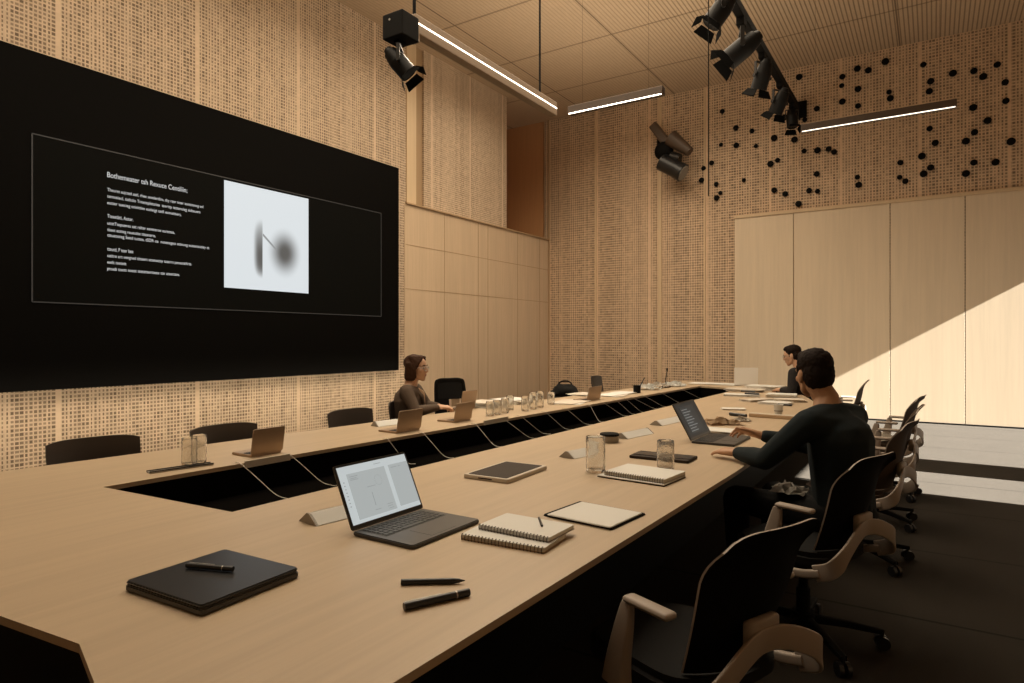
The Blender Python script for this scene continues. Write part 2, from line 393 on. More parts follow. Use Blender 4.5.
# ------------------------------------------------------------------ big display
XD = XL + .12
q0 = AX(399, 370, XD); q1 = AX(399, 168, XD)
zb, zt, yr = q0.z, q1.z, q0.y
yl = yr - 5.9
disp = thing('wall_display', 'huge black wall display showing white text and a pale picture', 'screen', (XL, (yl + yr) / 2, zb))
def dloc(o): o.location = Vector(o.location) - Vector(disp.location); o.parent = disp; return o
b = NB(); box(b, (XL + .06, (yl + yr) / 2, (zb + zt) / 2), (.115, yr - yl, zt - zb), None, .006, 2); dloc(obj('display_body', b, M['screen_black']))
a0 = AX(32, 134, XD); a1 = AX(381, 213, XD); a2 = AX(32, 304, XD); a3 = AX(381, 315, XD)
wz1 = (a0.z + a1.z) / 2; wz0 = (a2.z + a3.z) / 2; wy0, wy1 = a0.y, a1.y
b = NB(); box(b, (XD, (wy0 + wy1) / 2, (wz0 + wz1) / 2), (.004, wy1 - wy0, wz1 - wz0)); dloc(obj('display_window', b, M['display_panel']))
b = NB(); e = .012
box(b, (XD + .003, (wy0 + wy1) / 2, wz1), (.004, wy1 - wy0, e)); box(b, (XD + .003, (wy0 + wy1) / 2, wz0), (.004, wy1 - wy0, e))
box(b, (XD + .003, wy0, (wz0 + wz1) / 2), (.004, e, wz1 - wz0)); box(b, (XD + .003, wy1, (wz0 + wz1) / 2), (.004, e, wz1 - wz0))
dloc(obj('display_outline', b, M['outline']))
c0 = AX(224, 179, XD); c1 = AX(308, 293, XD); c2 = AX(224, 288, XD); c3 = AX(308, 200, XD)
pz1 = (c0.z + c3.z) / 2; pz0 = (c1.z + c2.z) / 2
b = NB(); box(b, (0, 0, 0), (.008, c1.y - c0.y, pz1 - pz0))
pic = obj('display_picture', b, M['display_picture']); pic.location = (XD + .006, (c0.y + c1.y) / 2, (pz0 + pz1) / 2); dloc(pic)
def text(name, s, x, y, z, size, mat, wide=None):
    cu = bpy.data.curves.new(name, 'FONT'); cu.body = s; cu.size = size; cu.fill_mode = 'FRONT'
    o = bpy.data.objects.new(name, cu); COL.objects.link(o)
    bpy.context.view_layer.update()
    me = bpy.data.meshes.new_from_object(o.evaluated_get(bpy.context.evaluated_depsgraph_get()))
    bpy.data.objects.remove(o); bpy.data.curves.remove(cu)
    xs = [v.co.x for v in me.vertices]; w = max(xs) - min(xs); sx = (wide / w) if wide else 1
    for v in me.vertices: v.co = Vector((0, (v.co.x - min(xs)) * sx, v.co.y))
    me.materials.clear(); me.materials.append(mat)
    o = bpy.data.objects.new(name, me); COL.objects.link(o); o.location = (x, y, z); return o
ty0 = AX(107, 178, XD).y
lines = [(107, 177, 187, 192.5, 'Bothemeater tsh Rexuce Centiliin;', 'heading', 8.2),
         (107, 191, 203, 206.5, 'Theuret aujcted aetl, rhee sevolerdins, thy reer tnter zonttnoveg enl', 'paragraph', 5),
         (107, 197.5, 200, 211.5, 'temseiecl, tielstio Tntetepletoiae  tserttp tettereieg aidteuers', 'paragraph', 5),
         (107, 204, 181, 214, 'eutter tuecieg otieitties eutieigt tetfi eumeitters.', 'paragraph', 5),
         (107, 217.5, 133, 221, 'Tteaetbti, Aoter.', 'paragraph', 5.5),
         (107, 224.5, 174.5, 232, 'uttttTtepueres aat rslter eevtteroe eurettes,', 'paragraph', 5),
         (107, 231, 155.5, 236, 'tbeet eotteg reueutite ttteeterts.', 'paragraph', 5),
         (107, 236.5, 209, 248, 'tttuetoteg Seed tuttes, tSDR oa  neteeegeo otteueg euteeteutiey et', 'paragraph', 5),
         (107, 250.5, 133, 253, 'tteutd, P teer bee', 'paragraph', 5.5),
         (107, 257, 191.5, 265.5, 'sstitre ert eengned titteert etteteetey taeerrs peneuteiltrts.', 'paragraph', 5),
         (107, 263.5, 126, 265.5, 'eetlt teetett', 'paragraph', 5),
         (107, 270, 179.5, 276, 'ptoeb toett toeet ttetettertteee tte uteetttes.', 'paragraph', 5)]
for x0, y0, x1, y1, s, nm, hpx in lines:
    A = AX(x0, y0, XD); B = AX(x1, y1, XD)
    d_ = abs(XD / ray(x0)[0])
    o = text('text_' + nm, s, XD + .006, A.y, A.z, hpx / F * d_ * .92, M['text'], B.y - A.y); dloc(o)

# ------------------------------------------------------------------ table
TZ = .74
outer = [(-3.83, .62), (-1.81, .606), (-1.504, .641), (-1.315, .585), (-.93, .46), (-.845, .80), (-.80, 3.2), (-.80, 6.5), (-1.72, 9.65), (-3.22, 9.75)]
ci = [P(103, 487, TZ), P(232, 512, TZ), P(745, 389, TZ), P(700, 386, TZ)]
ci[2].x = -2.10
inner = [(v.x, v.y) for v in ci]
def ringtable(z0, z1, out, inn):
    b = NB()
    vo = [b.verts.new((x, y, z1)) for x, y in out]; vi = [b.verts.new((x, y, z1)) for x, y in inn]
    ed = [b.edges.new((l[i], l[(i + 1) % len(l)])) for l in (vo, vi) for i in range(len(l))]
    bmesh.ops.triangle_fill(b, edges=ed, use_beauty=True, use_dissolve=False)
    r = bmesh.ops.extrude_face_region(b, geom=list(b.faces))
    for v in r['geom']:
        if isinstance(v, bmesh.types.BMVert): v.co.z = z0
    return b
tab = thing('conference_table', 'very long pale ash conference table with a dark cable trough down the middle', 'table', (-2.3, 5, 0))
def tl(o): o.location = Vector(o.location) - Vector(tab.location); o.parent = tab; return o
tl(obj('tabletop', ringtable(TZ - .020, TZ, outer, inner), M['table']))
b = NB()
def offs(poly, d):
    c = Vector((sum(p[0] for p in poly) / len(poly), sum(p[1] for p in poly) / len(poly))); out = []
    n = len(poly)
    for i in range(n):
        p0, p1, p2 = Vector(poly[i - 1]), Vector(poly[i]), Vector(poly[(i + 1) % n])
        n1 = Vector(((p1 - p0).y, -(p1 - p0).x)).normalized(); n2 = Vector(((p2 - p1).y, -(p2 - p1).x)).normalized()
        if n1.dot(p1 - c) < 0: n1 = -n1
        if n2.dot(p1 - c) < 0: n2 = -n2
        m_ = (n1 + n2).normalized(); out.append(tuple(p1 + m_ * d / max(.4, m_.dot(n1))))
    return out
big = offs(inner, .05)
TF = .60
for i in range(4):                                            # trough walls
    p, q = Vector(big[i]), Vector(big[(i + 1) % 4]); pi, qi = Vector(inner[i]), Vector(inner[(i + 1) % 4])
    prism(b, [tuple(pi), tuple(qi), tuple(q), tuple(p)], TF - .02, TZ - .021)
prism(b, big, TF - .04, TF - .02); tl(obj('cable_trough', b, M['trough']))
def lpanel(name, pts, z0, z1, th=.03):
    b = NB()
    for p, q in zip(pts, pts[1:]): bar(b, (p[0], p[1], (z0 + z1) / 2), (q[0], q[1], (z0 + z1) / 2), th, z1 - z0)
    tl(obj(name, b, M['black']))
lpanel('end_panel', [(-3.55, .80), (-1.8, .80), (-1.35, .72)], .02, TZ - .021)
lpanel('side_panel', [(-1.38, .74), (-1.42, 9.0)], .02, TZ - .021)
lpanel('side_panel', [(-3.45, .84), (-3.15, 9.2)], .02, TZ - .021)
lpanel('end_panel', [(-3.1, 9.35), (-1.8, 9.3)], .02, TZ - .021)
for px0, py0, px1, py1 in ((245, 465.5, 290, 457.5), (484, 423.5, 508, 419)):
    A, B = P(px0, py0, TZ), P(px1, py1, TZ); b = NB(); bar(b, A + Vector((.0, 0, .004)), B + Vector((.0, 0, .004)), .008, .035); tl(obj('cable_rail', b, M['cream']))
# cables dropping into the trough
cabs = [(251, 466, 286, 496), (299, 457, 331, 483), (393.5, 440, 404, 461), (430, 434, 449, 456), (483, 425, 498, 445), (510, 420, 535, 437), (526, 417, 547, 432.5),
        (549, 412.7, 569, 428), (566.7, 409, 587, 423), (590.3, 405, 599.6, 420.5), (601.7, 402.6, 614.7, 414), (617, 400.5, 632.5, 413), (627.7, 399, 645, 411.5), (636.6, 398, 653, 407.5), (647, 396, 661, 405.5), (664, 393, 675, 402), (687, 389.6, 698, 397.5)]
def edge_x(y):
    p, q = Vector(inner[0]), Vector(inner[3]); return p.x + (q.x - p.x) * (y - p.y) / (q.y - p.y)
for i, (x0, y0, x1, y1) in enumerate(cabs):
    A = P(x0, y0, TZ); B = P(x1, y1, TF + .0)
    A.x = edge_x(A.y) - .03; A.z = TZ + .004
    B.x = min(max(B.x, edge_x(B.y) + .15), -2.35); B.z = TF - .012
    E = Vector((edge_x(A.y) + .012, A.y, TZ + .002)); dr = B - E
    m1 = E + dr * .35 + Vector((0, 0, -.008)); m2 = E + dr * .75 + Vector((0, 0, -.02))
    b = NB(); tube(b, [A, E, m1, m2, B, B + Vector((.03, .015, 0))], .0021, 6, 5)
    lab = 'thin pale cable sagging from the rim of the table trough'
    g = 'thin cables hanging into the table trough'
    if i == 0: lab = 'thin pale cable nearest the trough\'s open end, beside the bronze laptop'
    tag(obj('cable', b, M['cable'], None, None, True), lab, 'cable', g)

# ------------------------------------------------------------------ task chairs
def shell_back(w, z0, z1, flare, th, nu=16, nv=16, wrap=.05, y0=-.20, corner=.045, lean=.10):
    b = NB(); G = []
    for side in (0, 1):
        g = []
        for j in range(nv + 1):
            v = j / nv; row = []
            for i in range(nu + 1):
                u = -1 + 2 * i / nu
                ww = w / 2 * (.80 + .20 * math.sin(min(1, v * 1.25) * PI / 2))
                top = z1 - corner * abs(u) ** 5
                z = z0 + (top - z0) * v
                y = y0 - lean * v - flare * max(0, (v - .72) / .28) ** 2 + wrap * u * u * (1 - .35 * v) - .015 * math.sin(v * PI)
                row.append(b.verts.new((ww * u, y - th * side, z)))
            g.append(row)
        G.append(g)
    for s in (0, 1):
        for j in range(nv):
            for i in range(nu): b.faces.new((G[s][j][i], G[s][j][i + 1], G[s][j + 1][i + 1], G[s][j + 1][i]))
    rim = lambda g: [g[0][i] for i in range(nu + 1)] + [g[j][nu] for j in range(1, nv + 1)] + [g[nv][i] for i in range(nu - 1, -1, -1)] + [g[j][0] for j in range(nv - 1, 0, -1)]
    A, B = rim(G[0]), rim(G[1]); n = len(A)
    edge = [b.faces.new((A[i], A[(i + 1) % n], B[(i + 1) % n], B[i])) for i in range(n)]
    for f in edge: f.material_index = 1
    for j in range(nv):                                       # inside face of the shell takes the padding colour
        pass
    return b
def task_chair(label, loc, rotz, back_mat, seat_mat):
    t = thing('task_chair', label, 'chair', loc, rotz, 'task chairs along the window side of the table')
    obj('backrest', shell_back(.42, .48, .90, .055, .007, wrap=.065, lean=.09), [back_mat, M['frame_grey']], t, None, True, 50)
    b = NB(); b2 = NB()
    prism(b2, rrect(.46, .46, .13, 6), .405, .475, .02); merge(b, b2); obj('seat', b, seat_mat, t, (0, .02, 0), True, 45)
    b = NB(); box(b, (0, 0, .385), (.30, .30, .05), None, .015); obj('seat_pan', b, M['black'], t)
    for s in (-1, 1):
        b = NB()                                              # tapered post of the arm, then the rail beneath the seat
        b2 = NB(); pts = [Vector((s * .262, -.03, .655)), Vector((s * .264, -.02, .60)), Vector((s * .267, .0, .50)), Vector((s * .267, .01, .42))]
        sweep(b2, catmull(pts, 4), rrect(.024, .045, .008, 3), (0, 1, 0), lambda q: .80 + 1.25 * q); merge(b, b2)
        b2 = NB(); sweep(b2, catmull([(s * .267, .03, .415), (s * .27, -.05, .40), (s * .272, -.14, .405), (s * .272, -.22, .425)], 4), rrect(.026, .034, .008, 3)); merge(b, b2)
        arm = obj('armrest', b, M['frame_grey'], t, None, True, 50)
        b = NB(); box(b, (s * .259, -.105, .668), (.046, .165, .020), None, .010, 3); obj('arm_pad', b, M['frame_grey'], arm, None, True, 50)
    b = NB()                                                  # band that loops behind the shell
    pts = catmull([(-.272, -.20, .42), (-.262, -.265, .45), (-.215, -.295, .51), (-.10, -.29, .565), (0, -.278, .58), (.10, -.29, .565), (.215, -.295, .51), (.262, -.265, .45), (.272, -.20, .42)], 6)
    sweep(b, pts, rrect(.012, .068, .005, 3)); bk = obj('back_frame', b, M['frame_grey'], t, None, True, 50)
    b = NB(); box(b, (0, -.265, .60), (.13, .03, .075), None, .010); obj('bracket', b, M['frame_grey'], bk, None, True, 50)
    b = NB(); cyl(b, (0, 0, .10), (0, 0, .24), .030); cyl(b, (0, 0, .22), (0, 0, .37), .020); obj('pole', b, M['black'], t, None, True, 40)
    b = NB(); cyl(b, (0, 0, .075), (0, 0, .135), .05); obj('hub', b, M['black'], t, None, True, 40)
    for q in range(5):
        a = R(72 * q + 20); c, s = math.cos(a), math.sin(a)
        b = NB(); sweep(b, [Vector((c * r_, s * r_, z_)) for r_, z_ in ((.03, .105), (.18, .095), (.33, .075))], rrect(.045, .036, .01, 3), (0, 0, 1), lambda k_: 1 - .35 * k_)
        lg = obj('leg', b, M['black'], t, None, True, 50)
        b = NB(); tx = Vector((-s, c, 0)); pc = Vector((c * .325, s * .325, .029))
        for sd in (-1, 1): cyl(b, pc + tx * (.008 * sd), pc + tx * (.026 * sd), .029, None, 16)
        cyl(b, pc + Vector((0, 0, .012)), pc + Vector((0, 0, .055)), .009)
        obj('caster', b, M['black_gloss'], lg, None, True, 40)
    return t
task_chair('black mesh task chair, empty, closest to the camera at the table corner', (-.63, 1.92, 0), R(67), M['mesh_black'], M['fabric_black'])
task_chair('black task chair occupied by the man in the navy sweater', (-.50, 3.22, 0), R(70), M['mesh_black'], M['fabric_black'])
ch = task_chair('dark brown task chair directly behind the navy sweater man, turned to the table', (-.42, 4.6, 0), R(80), M['fabric_brown'], M['fabric_brown'])
dup(ch, (-.40, 5.62, 0), R(88), 'brown task chair second behind the navy sweater man, between two others')
dup(ch, (-.40, 6.65, 0), R(82), 'brown task chair with a heap of papers on its seat, before the sunlit floor')
dup(ch, (-.98, 8.72, 0), R(92), 'brown task chair of the bespectacled far man, its top showing over the navy shoulder')

# shell chairs along the display side
def shell_chair(label, loc, rotz):
    t = thing('shell_chair', label, 'chair', loc, rotz, 'dark shell chairs on the display side of the table')
    obj('backrest', shell_back(.46, .50, .83, .0, .012, 14, 12, .07, -.21, .018, .05), [M['shell'], M['shell']], t, None, True, 50)
    b = NB(); prism(b, rrect(.45, .44, .10, 5), .42, .445, .008); obj('seat', b, M['shell'], t, None, True, 45)
    for s in (-1, 1):
        b = NB(); tube(b, [(s * .10, -.21, .47), (s * .12, -.2, .43), (s * .14, -.12, .415)], .012); obj('back_support', b, M['dark_metal'], t, None, True)
    for sx in (-1, 1):
        for sy in (-1, 1):
            b = NB(); cyl(b, (sx * .17, sy * .16, .42), (sx * .22, sy * .21, 0), .014, .011); obj('leg', b, M['dark_metal'], t, None, True, 40)
    return t
def chair_at(pxc, pyt, ztop, x):
    r = ray(pxc); d = F * (H - ztop) / (pyt - HOR); return r[0] * d, r[1] * d
sx_, sy_ = chair_at(87, 438, .83, 0)
sc = shell_chair('dark brown shell chair nearest, at the low corner under the display', (sx_ + .24, sy_, 0), R(-90 - 8))
sx_, sy_ = chair_at(222, 424.5, .83, 0)
dup(sc, (sx_ + .24, sy_, 0), R(-92), 'dark brown shell chair behind the pair of water glasses')
sx_, sy_ = chair_at(349, 409, .83, 0)
dup(sc, (sx_ + .24, sy_, 0), R(-90), 'dark brown shell chair beside the seated woman, on her display side')

# black high-backed chair right of the woman, and two in the far corner
def visitor_chair(label, loc, rotz, group=None):
    t = thing('high_back_chair', label, 'chair', loc, rotz, group)
    b = NB()
    sweep(b, catmull([(-.20, -.20, .46), (-.225, -.22, .70), (-.215, -.26, 1.04), (-.17, -.27, 1.10), (0, -.275, 1.105), (.17, -.27, 1.10), (.215, -.26, 1.04), (.225, -.22, .70), (.20, -.20, .46)], 6), rrect(.05, .03, .01, 3), (0, 1, 0))
    obj('back_frame', b, M['black'], t, None, True, 50)
    b = NB(); box(b, (0, -.262, 1.0), (.40, .02, .19), Matrix.Rotation(R(6), 3, 'X'), .006); box(b, (.11, -.235, .72), (.18, .02, .46), Matrix.Rotation(R(7), 3, 'X'), .006)
    obj('backrest', b, M['fabric_black'], t)
    b = NB(); box(b, (-.08, -.232, .74), (.12, .008, .34), Matrix.Rotation(R(7), 3, 'X')); obj('back_panel', b, M['kraft'], t)
    b = NB(); prism(b, rrect(.48, .46, .08, 5), .42, .48, .015); obj('seat', b, M['fabric_black'], t, None, True, 45)
    for s in (-1, 1):
        b = NB(); tube(b, [(s * .24, -.20, .46), (s * .255, -.18, .64), (s * .255, -.05, .66), (s * .255, .15, .66), (s * .25, .19, .62), (s * .24, .19, .46)], .016); obj('armrest', b, M['black'], t, None, True)
        for sy in (-1, 1):
            b = NB(); cyl(b, (s * .20, sy * .19, .43), (s * .22, sy * .21, 0), .016, .013); obj('leg', b, M['black'], t, None, True, 40)
    return t
vc = visitor_chair('black high-backed chair with open slot, empty, next to the seated woman', (-3.66, 4.76, 0), R(-114))
vc.scale = (.68, .9, .895)
dup(sc, (-4.06, 8.93, 0), R(-84), 'dark chair peeking over the table far behind the small bronze laptop')

# ------------------------------------------------------------------ people
def bake(bm, voxel, smooth=2, mat=None, name='body', parent=None, factor=.5, noise=None):
    me = bpy.data.meshes.new('tmp'); bm.to_mesh(me); bm.free()
    o = bpy.data.objects.new('tmp', me); COL.objects.link(o)
    m_ = o.modifiers.new('r', 'REMESH'); m_.mode = 'VOXEL'; m_.voxel_size = voxel
    if smooth:
        s_ = o.modifiers.new('s', 'SMOOTH'); s_.iterations = smooth; s_.factor = factor
    if noise:
        tx = bpy.data.textures.new('hairnoise', 'CLOUDS'); tx.noise_scale = noise[0]
        d_ = o.modifiers.new('d', 'DISPLACE'); d_.texture = tx; d_.strength = noise[1]; d_.mid_level = .5
    bpy.context.view_layer.update()
    res = bpy.data.meshes.new_from_object(o.evaluated_get(bpy.context.evaluated_depsgraph_get()))
    bpy.data.objects.remove(o); bpy.data.meshes.remove(me)
    res.name = name
    for p in res.polygons: p.use_smooth = True
    res.materials.clear(); res.materials.append(mat)
    r = bpy.data.objects.new(name, res); COL.objects.link(r)
    if parent: r.parent = parent
    return r
def hand(bm, wrist, fdir, back, side, curls, k=1.0):
    """palm, four unequal bent fingers and a thumb off the side of the palm"""
    w = Vector(wrist); f = Vector(fdir).normalized(); n = Vector(back); n = (n - f * n.dot(f)).normalized(); s = f.cross(n) * side
    pt = lambda a, b_, c: w + f * a * k + s * b_ * k + n * c * k
    hull(bm, [(pt(.0, .012, 0), .019 * k), (pt(.0, -.012, 0), .019 * k), (pt(.085, .030, .002), .012 * k), (pt(.078, -.030, 0), .011 * k), (pt(.09, 0, .004), .012 * k), (pt(.035, .026, -.006), .014 * k)])
    for i, (off, L) in enumerate(((.031, .070), (.0105, .079), (-.0105, .073), (-.030, .057))):
        p = pt(.078 + (.008 if i in (1, 2) else 0), off, .001); ang = R(curls[0]) ; d = f * math.cos(ang) - n * math.sin(ang) + s * off * 1.2
        d.normalize(); r = .0088 * k
        for j, frac in enumerate((.48, .30, .24)):
            q = p + d * L * k * frac * 1.05
            hull(bm, [(p, r), (q, r * .90)], 2); p = q; r *= .90
            ang = R(curls[j + 1] if j < 2 else 0) if j < 2 else 0
            d = (Matrix.Rotation(-ang, 3, s * side) @ d) if False else (d * math.cos(ang) - (n * d.dot(f) - f * d.dot(n)) * math.sin(ang)).normalized()
    p = pt(.022, .034, -.006); d = (f * .62 + s * .68 - n * .22).normalized(); r = .0112 * k
    for L in (.036, .032, .024):
        q = p + d * L * k; hull(bm, [(p, r), (q, r * .92)], 2); p = q; r *= .92; d = (d + f * .35 - n * .05).normalized()
def person(label, loc, rotz, J, skin, hair, style, top_mat, leg_mat, voxel=.006, scale=1.0, female=False, glasses=False, curls=(18, 25, 18)):
    t = thing('person', label, 'person', loc, rotz); t.scale = (scale,) * 3
    hc = Vector(J['head']); HR = Euler((R(J.get('pitch', 0)), R(J.get('roll', 0)), R(J.get('turn', 0)))).to_matrix()
    hp = lambda x, y, z: hc + HR @ Vector((x, y, z))
    V = Vector; nk = V(J['neck']); ch_ = V(J['chest']); pv = V(J['pelvis'])
    b = NB()
    def E(c, r): ell(b, hp(*c), r, HR, 3)
    E((0, -.014, .032), (.074, .093, .082)); E((0, .028, -.02), (.061, .060, .072)); E((0, .02, .03), (.066, .07, .07))
    hull(b, [(hp(0, .066, -.094), .020), (hp(.034, .03, -.075), .020), (hp(-.034, .03, -.075), .020), (hp(.047, -.008, -.045), .018), (hp(-.047, -.008, -.045), .018), (hp(0, .06, -.04), .035)])
    hull(b, [(hp(0, .088, .016), .008), (hp(0, .106, -.022), .0115), (hp(.012, .092, -.026), .008), (hp(-.012, .092, -.026), .008)])
    hull(b, [(hp(.046, .062, .026), .013), (hp(-.046, .062, .026), .013), (hp(0, .078, .026), .012)])
    for s in (-1, 1):
        ell(b, hp(s * .041, .062, -.018), (.020, .018, .020), HR, 2); ell(b, hp(s * .073, -.008, -.012), (.010, .021, .033), HR, 2)
    ell(b, hp(0, .080, -.058), (.023, .012, .013), HR, 2)
    hull(b, [(hp(0, -.03, -.05), .056), (nk, .060)]); hull(b, [(nk, .058), (nk + V((0, -.01, -.05)), (.11, .06, .04))])
    sw = .155 if female else .185; cr = .9 if female else 1.0
    hull(b, [(pv, (.15, .11, .10)), (pv + (ch_ - pv) * .45, (.12 * cr, .095, .08))]); hull(b, [(pv + (ch_ - pv) * .45, (.12 * cr, .095, .08)), (ch_, (.155 * cr, .105, .12))])
    hull(b, [(ch_, (.15 * cr, .10, .11)), (nk + V((0, -.015, -.06)), (.10, .06, .04))])
    for s, A in ((-1, J['L']), (1, J['R'])):
        sh, el, wr = [V(q) for q in A[:3]]
        hull(b, [(sh, .055 * cr), (el, .038 * cr)]); hull(b, [(el, .039 * cr), (el.lerp(wr, .35), .037 * cr), (wr, .024 * cr)])
        hull(b, [(sh, .055 * cr), (ch_ + V((0, 0, .03)), .09)])
        fd, bk, cu = A[3], A[4], A[5]
        hull(b, [(wr, .023 * cr), (wr + V(fd).normalized() * .012, .021 * cr)])
        hand(b, wr + V(fd).normalized() * .012, fd, bk, -s * 1.0 * A[6], cu, .92 if female else 1.0)
    for kn, an in (J['legL'], J['legR']):
        kn, an = V(kn), V(an); hip = pv + V((math.copysign(.085, kn.x), .02, -.03))
        hull(b, [(hip, .085), (kn, .055)]); hull(b, [(kn, .055), (kn.lerp(an, .3), .052), (an, .035)]); hull(b, [(an, .036), (an + V((0, .10, -.045)), (.035, .04, .022))])
    bake(b, voxel, 3, skin, 'body', t)
    # top
    b = NB(); g = .014
    hull(b, [(pv + V((0, 0, -.03)), (.165, .125, .10)), (pv + (ch_ - pv) * .45, (.160 * cr, .130, .09))]); hull(b, [(pv + (ch_ - pv) * .45, (.160 * cr, .130, .09)), (ch_ + V((0, -.02, 0)), (.190 * cr, .135, .13))])
    hull(b, [(ch_ + V((0, 0, .02)), (.165 * cr, .115, .11)), (nk + V((0, -.022, -.045)), (.085, .070, .035))])
    for A in (J['L'], J['R']):
        sh, el, wr = [V(q) for q in A[:3]]
        hull(b, [(sh, .070 * cr), (el, .053 * cr)]); hull(b, [(el, .053 * cr), (el.lerp(wr, .4), .050 * cr), (wr + (el - wr) * .10, .036 * cr)])
        hull(b, [(sh, .070 * cr), (ch_ + V((0, -.005, .05)), (.12, .105, .09))]); hull(b, [(sh + V((0, -.005, .008)), .064 * cr), (nk + V((0, -.022, -.035)), (.066, .062, .03))])
    bake(b, max(voxel, .008), 6, top_mat, 'sweater' if not female else 'blazer', t)
    if female:                                                # open neck of the blouse between the lapels
        b = NB(); hull(b, [(nk + V((.0, .045, -.045)), (.035, .018, .02)), (ch_ + V((0, .108, .03)), (.022, .02, .06)), (ch_ + V((0, .116, -.07)), (.008, .014, .02))]); bake(b, .006, 2, M['blouse'], 'blouse', t)
        for s in (-1, 1):
            b = NB(); hull(b, [(nk + V((s * .06, .03, -.035)), (.014, .014, .014)), (ch_ + V((s * .050, .118, .03)), (.022, .010, .03)), (ch_ + V((s * .010, .128, -.09)), (.008, .008, .012))]); bake(b, .005, 2, top_mat, 'lapel', t)
    b = NB(); hull(b, [(pv + V((0, 0, -.01)), (.172, .13, .10)), (pv + V((0, .05, -.04)), (.16, .12, .07))])
    for kn, an in (J['legL'], J['legR']):
        kn, an = V(kn), V(an); hip = pv + V((math.copysign(.09, kn.x), .02, -.025))
        hull(b, [(hip, .098), (kn, .070)]); hull(b, [(kn, .070), (kn.lerp(an, .3), .064), (an + V((0, 0, .03)), .052)])
    bake(b, .010, 4, leg_mat, 'trousers', t)
    for kn, an in (J['legL'], J['legR']):
        an = V(an); b = NB(); hull(b, [(an + V((0, -.02, -.03)), (.042, .045, .04)), (an + V((0, .13, -.05)), (.045, .05, .028)), (an + V((0, .18, -.055)), (.035, .03, .022))]); bake(b, .008, 2, M['black_gloss'], 'shoe', t)
    # hair
    b = NB()
    if style == 'short':
        ell(b, hp(0, -.022, .054), (.081, .096, .078), HR, 3); ell(b, hp(0, -.050, .002), (.076, .066, .092), HR, 3); ell(b, hp(0, .025, .092), (.060, .055, .036), HR, 3)
        for s in (-1, 1): hull(b, [(hp(s * .068, .012, .04), .013), (hp(s * .070, .010, -.005), .007)])
        bake(b, .005, 2, hair, 'hair', t, .4, (.014, .010))
    else:
        ell(b, hp(0, -.026, .046), (.084, .096, .078), HR, 3)
        hull(b, [(hp(.06, -.04, .03), .04), (hp(-.06, -.04, .03), .04), (hp(.062, -.052, -.085), .028), (hp(-.062, -.052, -.085), .028), (hp(0, -.08, -.08), .035)])
        for s in (-1, 1): hull(b, [(hp(s * .030, .060, .098), .014), (hp(s * .066, .045, .050), .011), (hp(s * .078, .018, -.01), .012), (hp(s * .05, -.03, .09), .03)]); hull(b, [(hp(s * .078, .018, -.01), .012), (hp(s * .072, .022, -.075), .010), (hp(s * .060, .0, -.098), .012), (hp(s * .060, -.05, -.090), .024), (hp(s * .07, -.05, .04), .025)])
        bake(b, .005, 2, hair, 'hair', t, .4, (.016, .007))
    # face
    for s in (-1, 1):
        b = NB(); ell(b, hp(s * .030, .082, .004), (.0125, .008, .0065), HR, 2); obj('eye', b, M['eye_dark'], t, None, True)
        b = NB(); hull(b, [(hp(s * .016, .091, .026), .0038), (hp(s * .034, .088, .031), .0038), (hp(s * .048, .076, .025), .0028)]); obj('eyebrow', b, hair, t, None, True)
    b = NB(); ell(b, hp(0, .091, -.055), (.021, .006, .004), HR, 2); ell(b, hp(0, .090, -.063), (.017, .006, .0045), HR, 2); obj('lips', b, M['lips'], t, None, True)
    if glasses:
        b = NB()
        for s in (-1, 1):
            ring = [hp(s * .032 + .025 * math.cos(a), .103 - .3 * abs(.025 * math.cos(a)) , .002 + .020 * math.sin(a)) for a in [2 * PI * q / 16 for q in range(17)]]
            sweep(b, ring, circ(.0022, 6)); tube(b, [hp(s * .056, .096, .006), hp(s * .074, .05, .008), hp(s * .078, -.005, .006)], .002, 6)
        tube(b, [hp(-.009, .104, .004), hp(0, .112, .006), hp(.009, .104, .004)], .002, 6); obj('glasses', b, M['metal'], t, None, True)
    return t
# near man, seen from behind his left shoulder
man = dict(head=(.0, .155, 1.205), neck=(0, .085, 1.085), chest=(0, .035, .90), pelvis=(0, -.01, .555), turn=-30, pitch=-6,
    L=((-.200, .055, .985), (-.275, .235, .795), (-.19, .47, .785), (.10, 1, -.06), (-.15, .1, 1), (8, 14, 12), 1),
    R=((.200, .065, .985), (.265, .30, .80), (.10, .535, .845), (-.25, 1, .18), (.55, .15, 1), (20, 35, 25), 1),
    legL=((-.15, .50, .535), (-.16, .48, .09)), legR=((.13, .47, .53), (.15, .50, .09)))
person('man in a dark navy sweater seen from behind, sitting and using a laptop', (-.36, 3.47, 0), R(66), man, M['skin_tan'], M['hair_black'], 'short', M['navy'], M['trousers'], .0045)
# woman on the display side
r_ = ray(411); d_ = 5.75
wom = dict(head=(0, .05, 1.125), neck=(0, .0, .985), chest=(0, 0, .84), pelvis=(0, -.02, .545), turn=-10, pitch=-2,
    L=((-.165, .0, .925), (-.225, .10, .765), (-.05, .24, .785), (.5, 1, -.05), (-.3, -.2, 1), (22, 30, 20), 1),
    R=((.165, .0, .925), (.225, .10, .765), (.05, .26, .785), (-.5, 1, -.05), (.3, -.2, 1), (22, 30, 20), 1),
    legL=((-.11, .46, .53), (-.11, .44, .09)), legR=((.11, .46, .53), (.11, .44, .09)))
person('woman with a brown bob and glasses in a grey brown blazer, hands on the table', (r_[0] * d_, r_[1] * d_, 0), R(-62), wom, M['skin_fair'], M['hair_brown'], 'bob', M['suit'], M['trousers'], .006, 1.0, True, True)
dup(sc, (r_[0] * d_ + .10, r_[1] * d_ + .03, 0), R(-66), 'dark chair the woman in the blazer sits on')
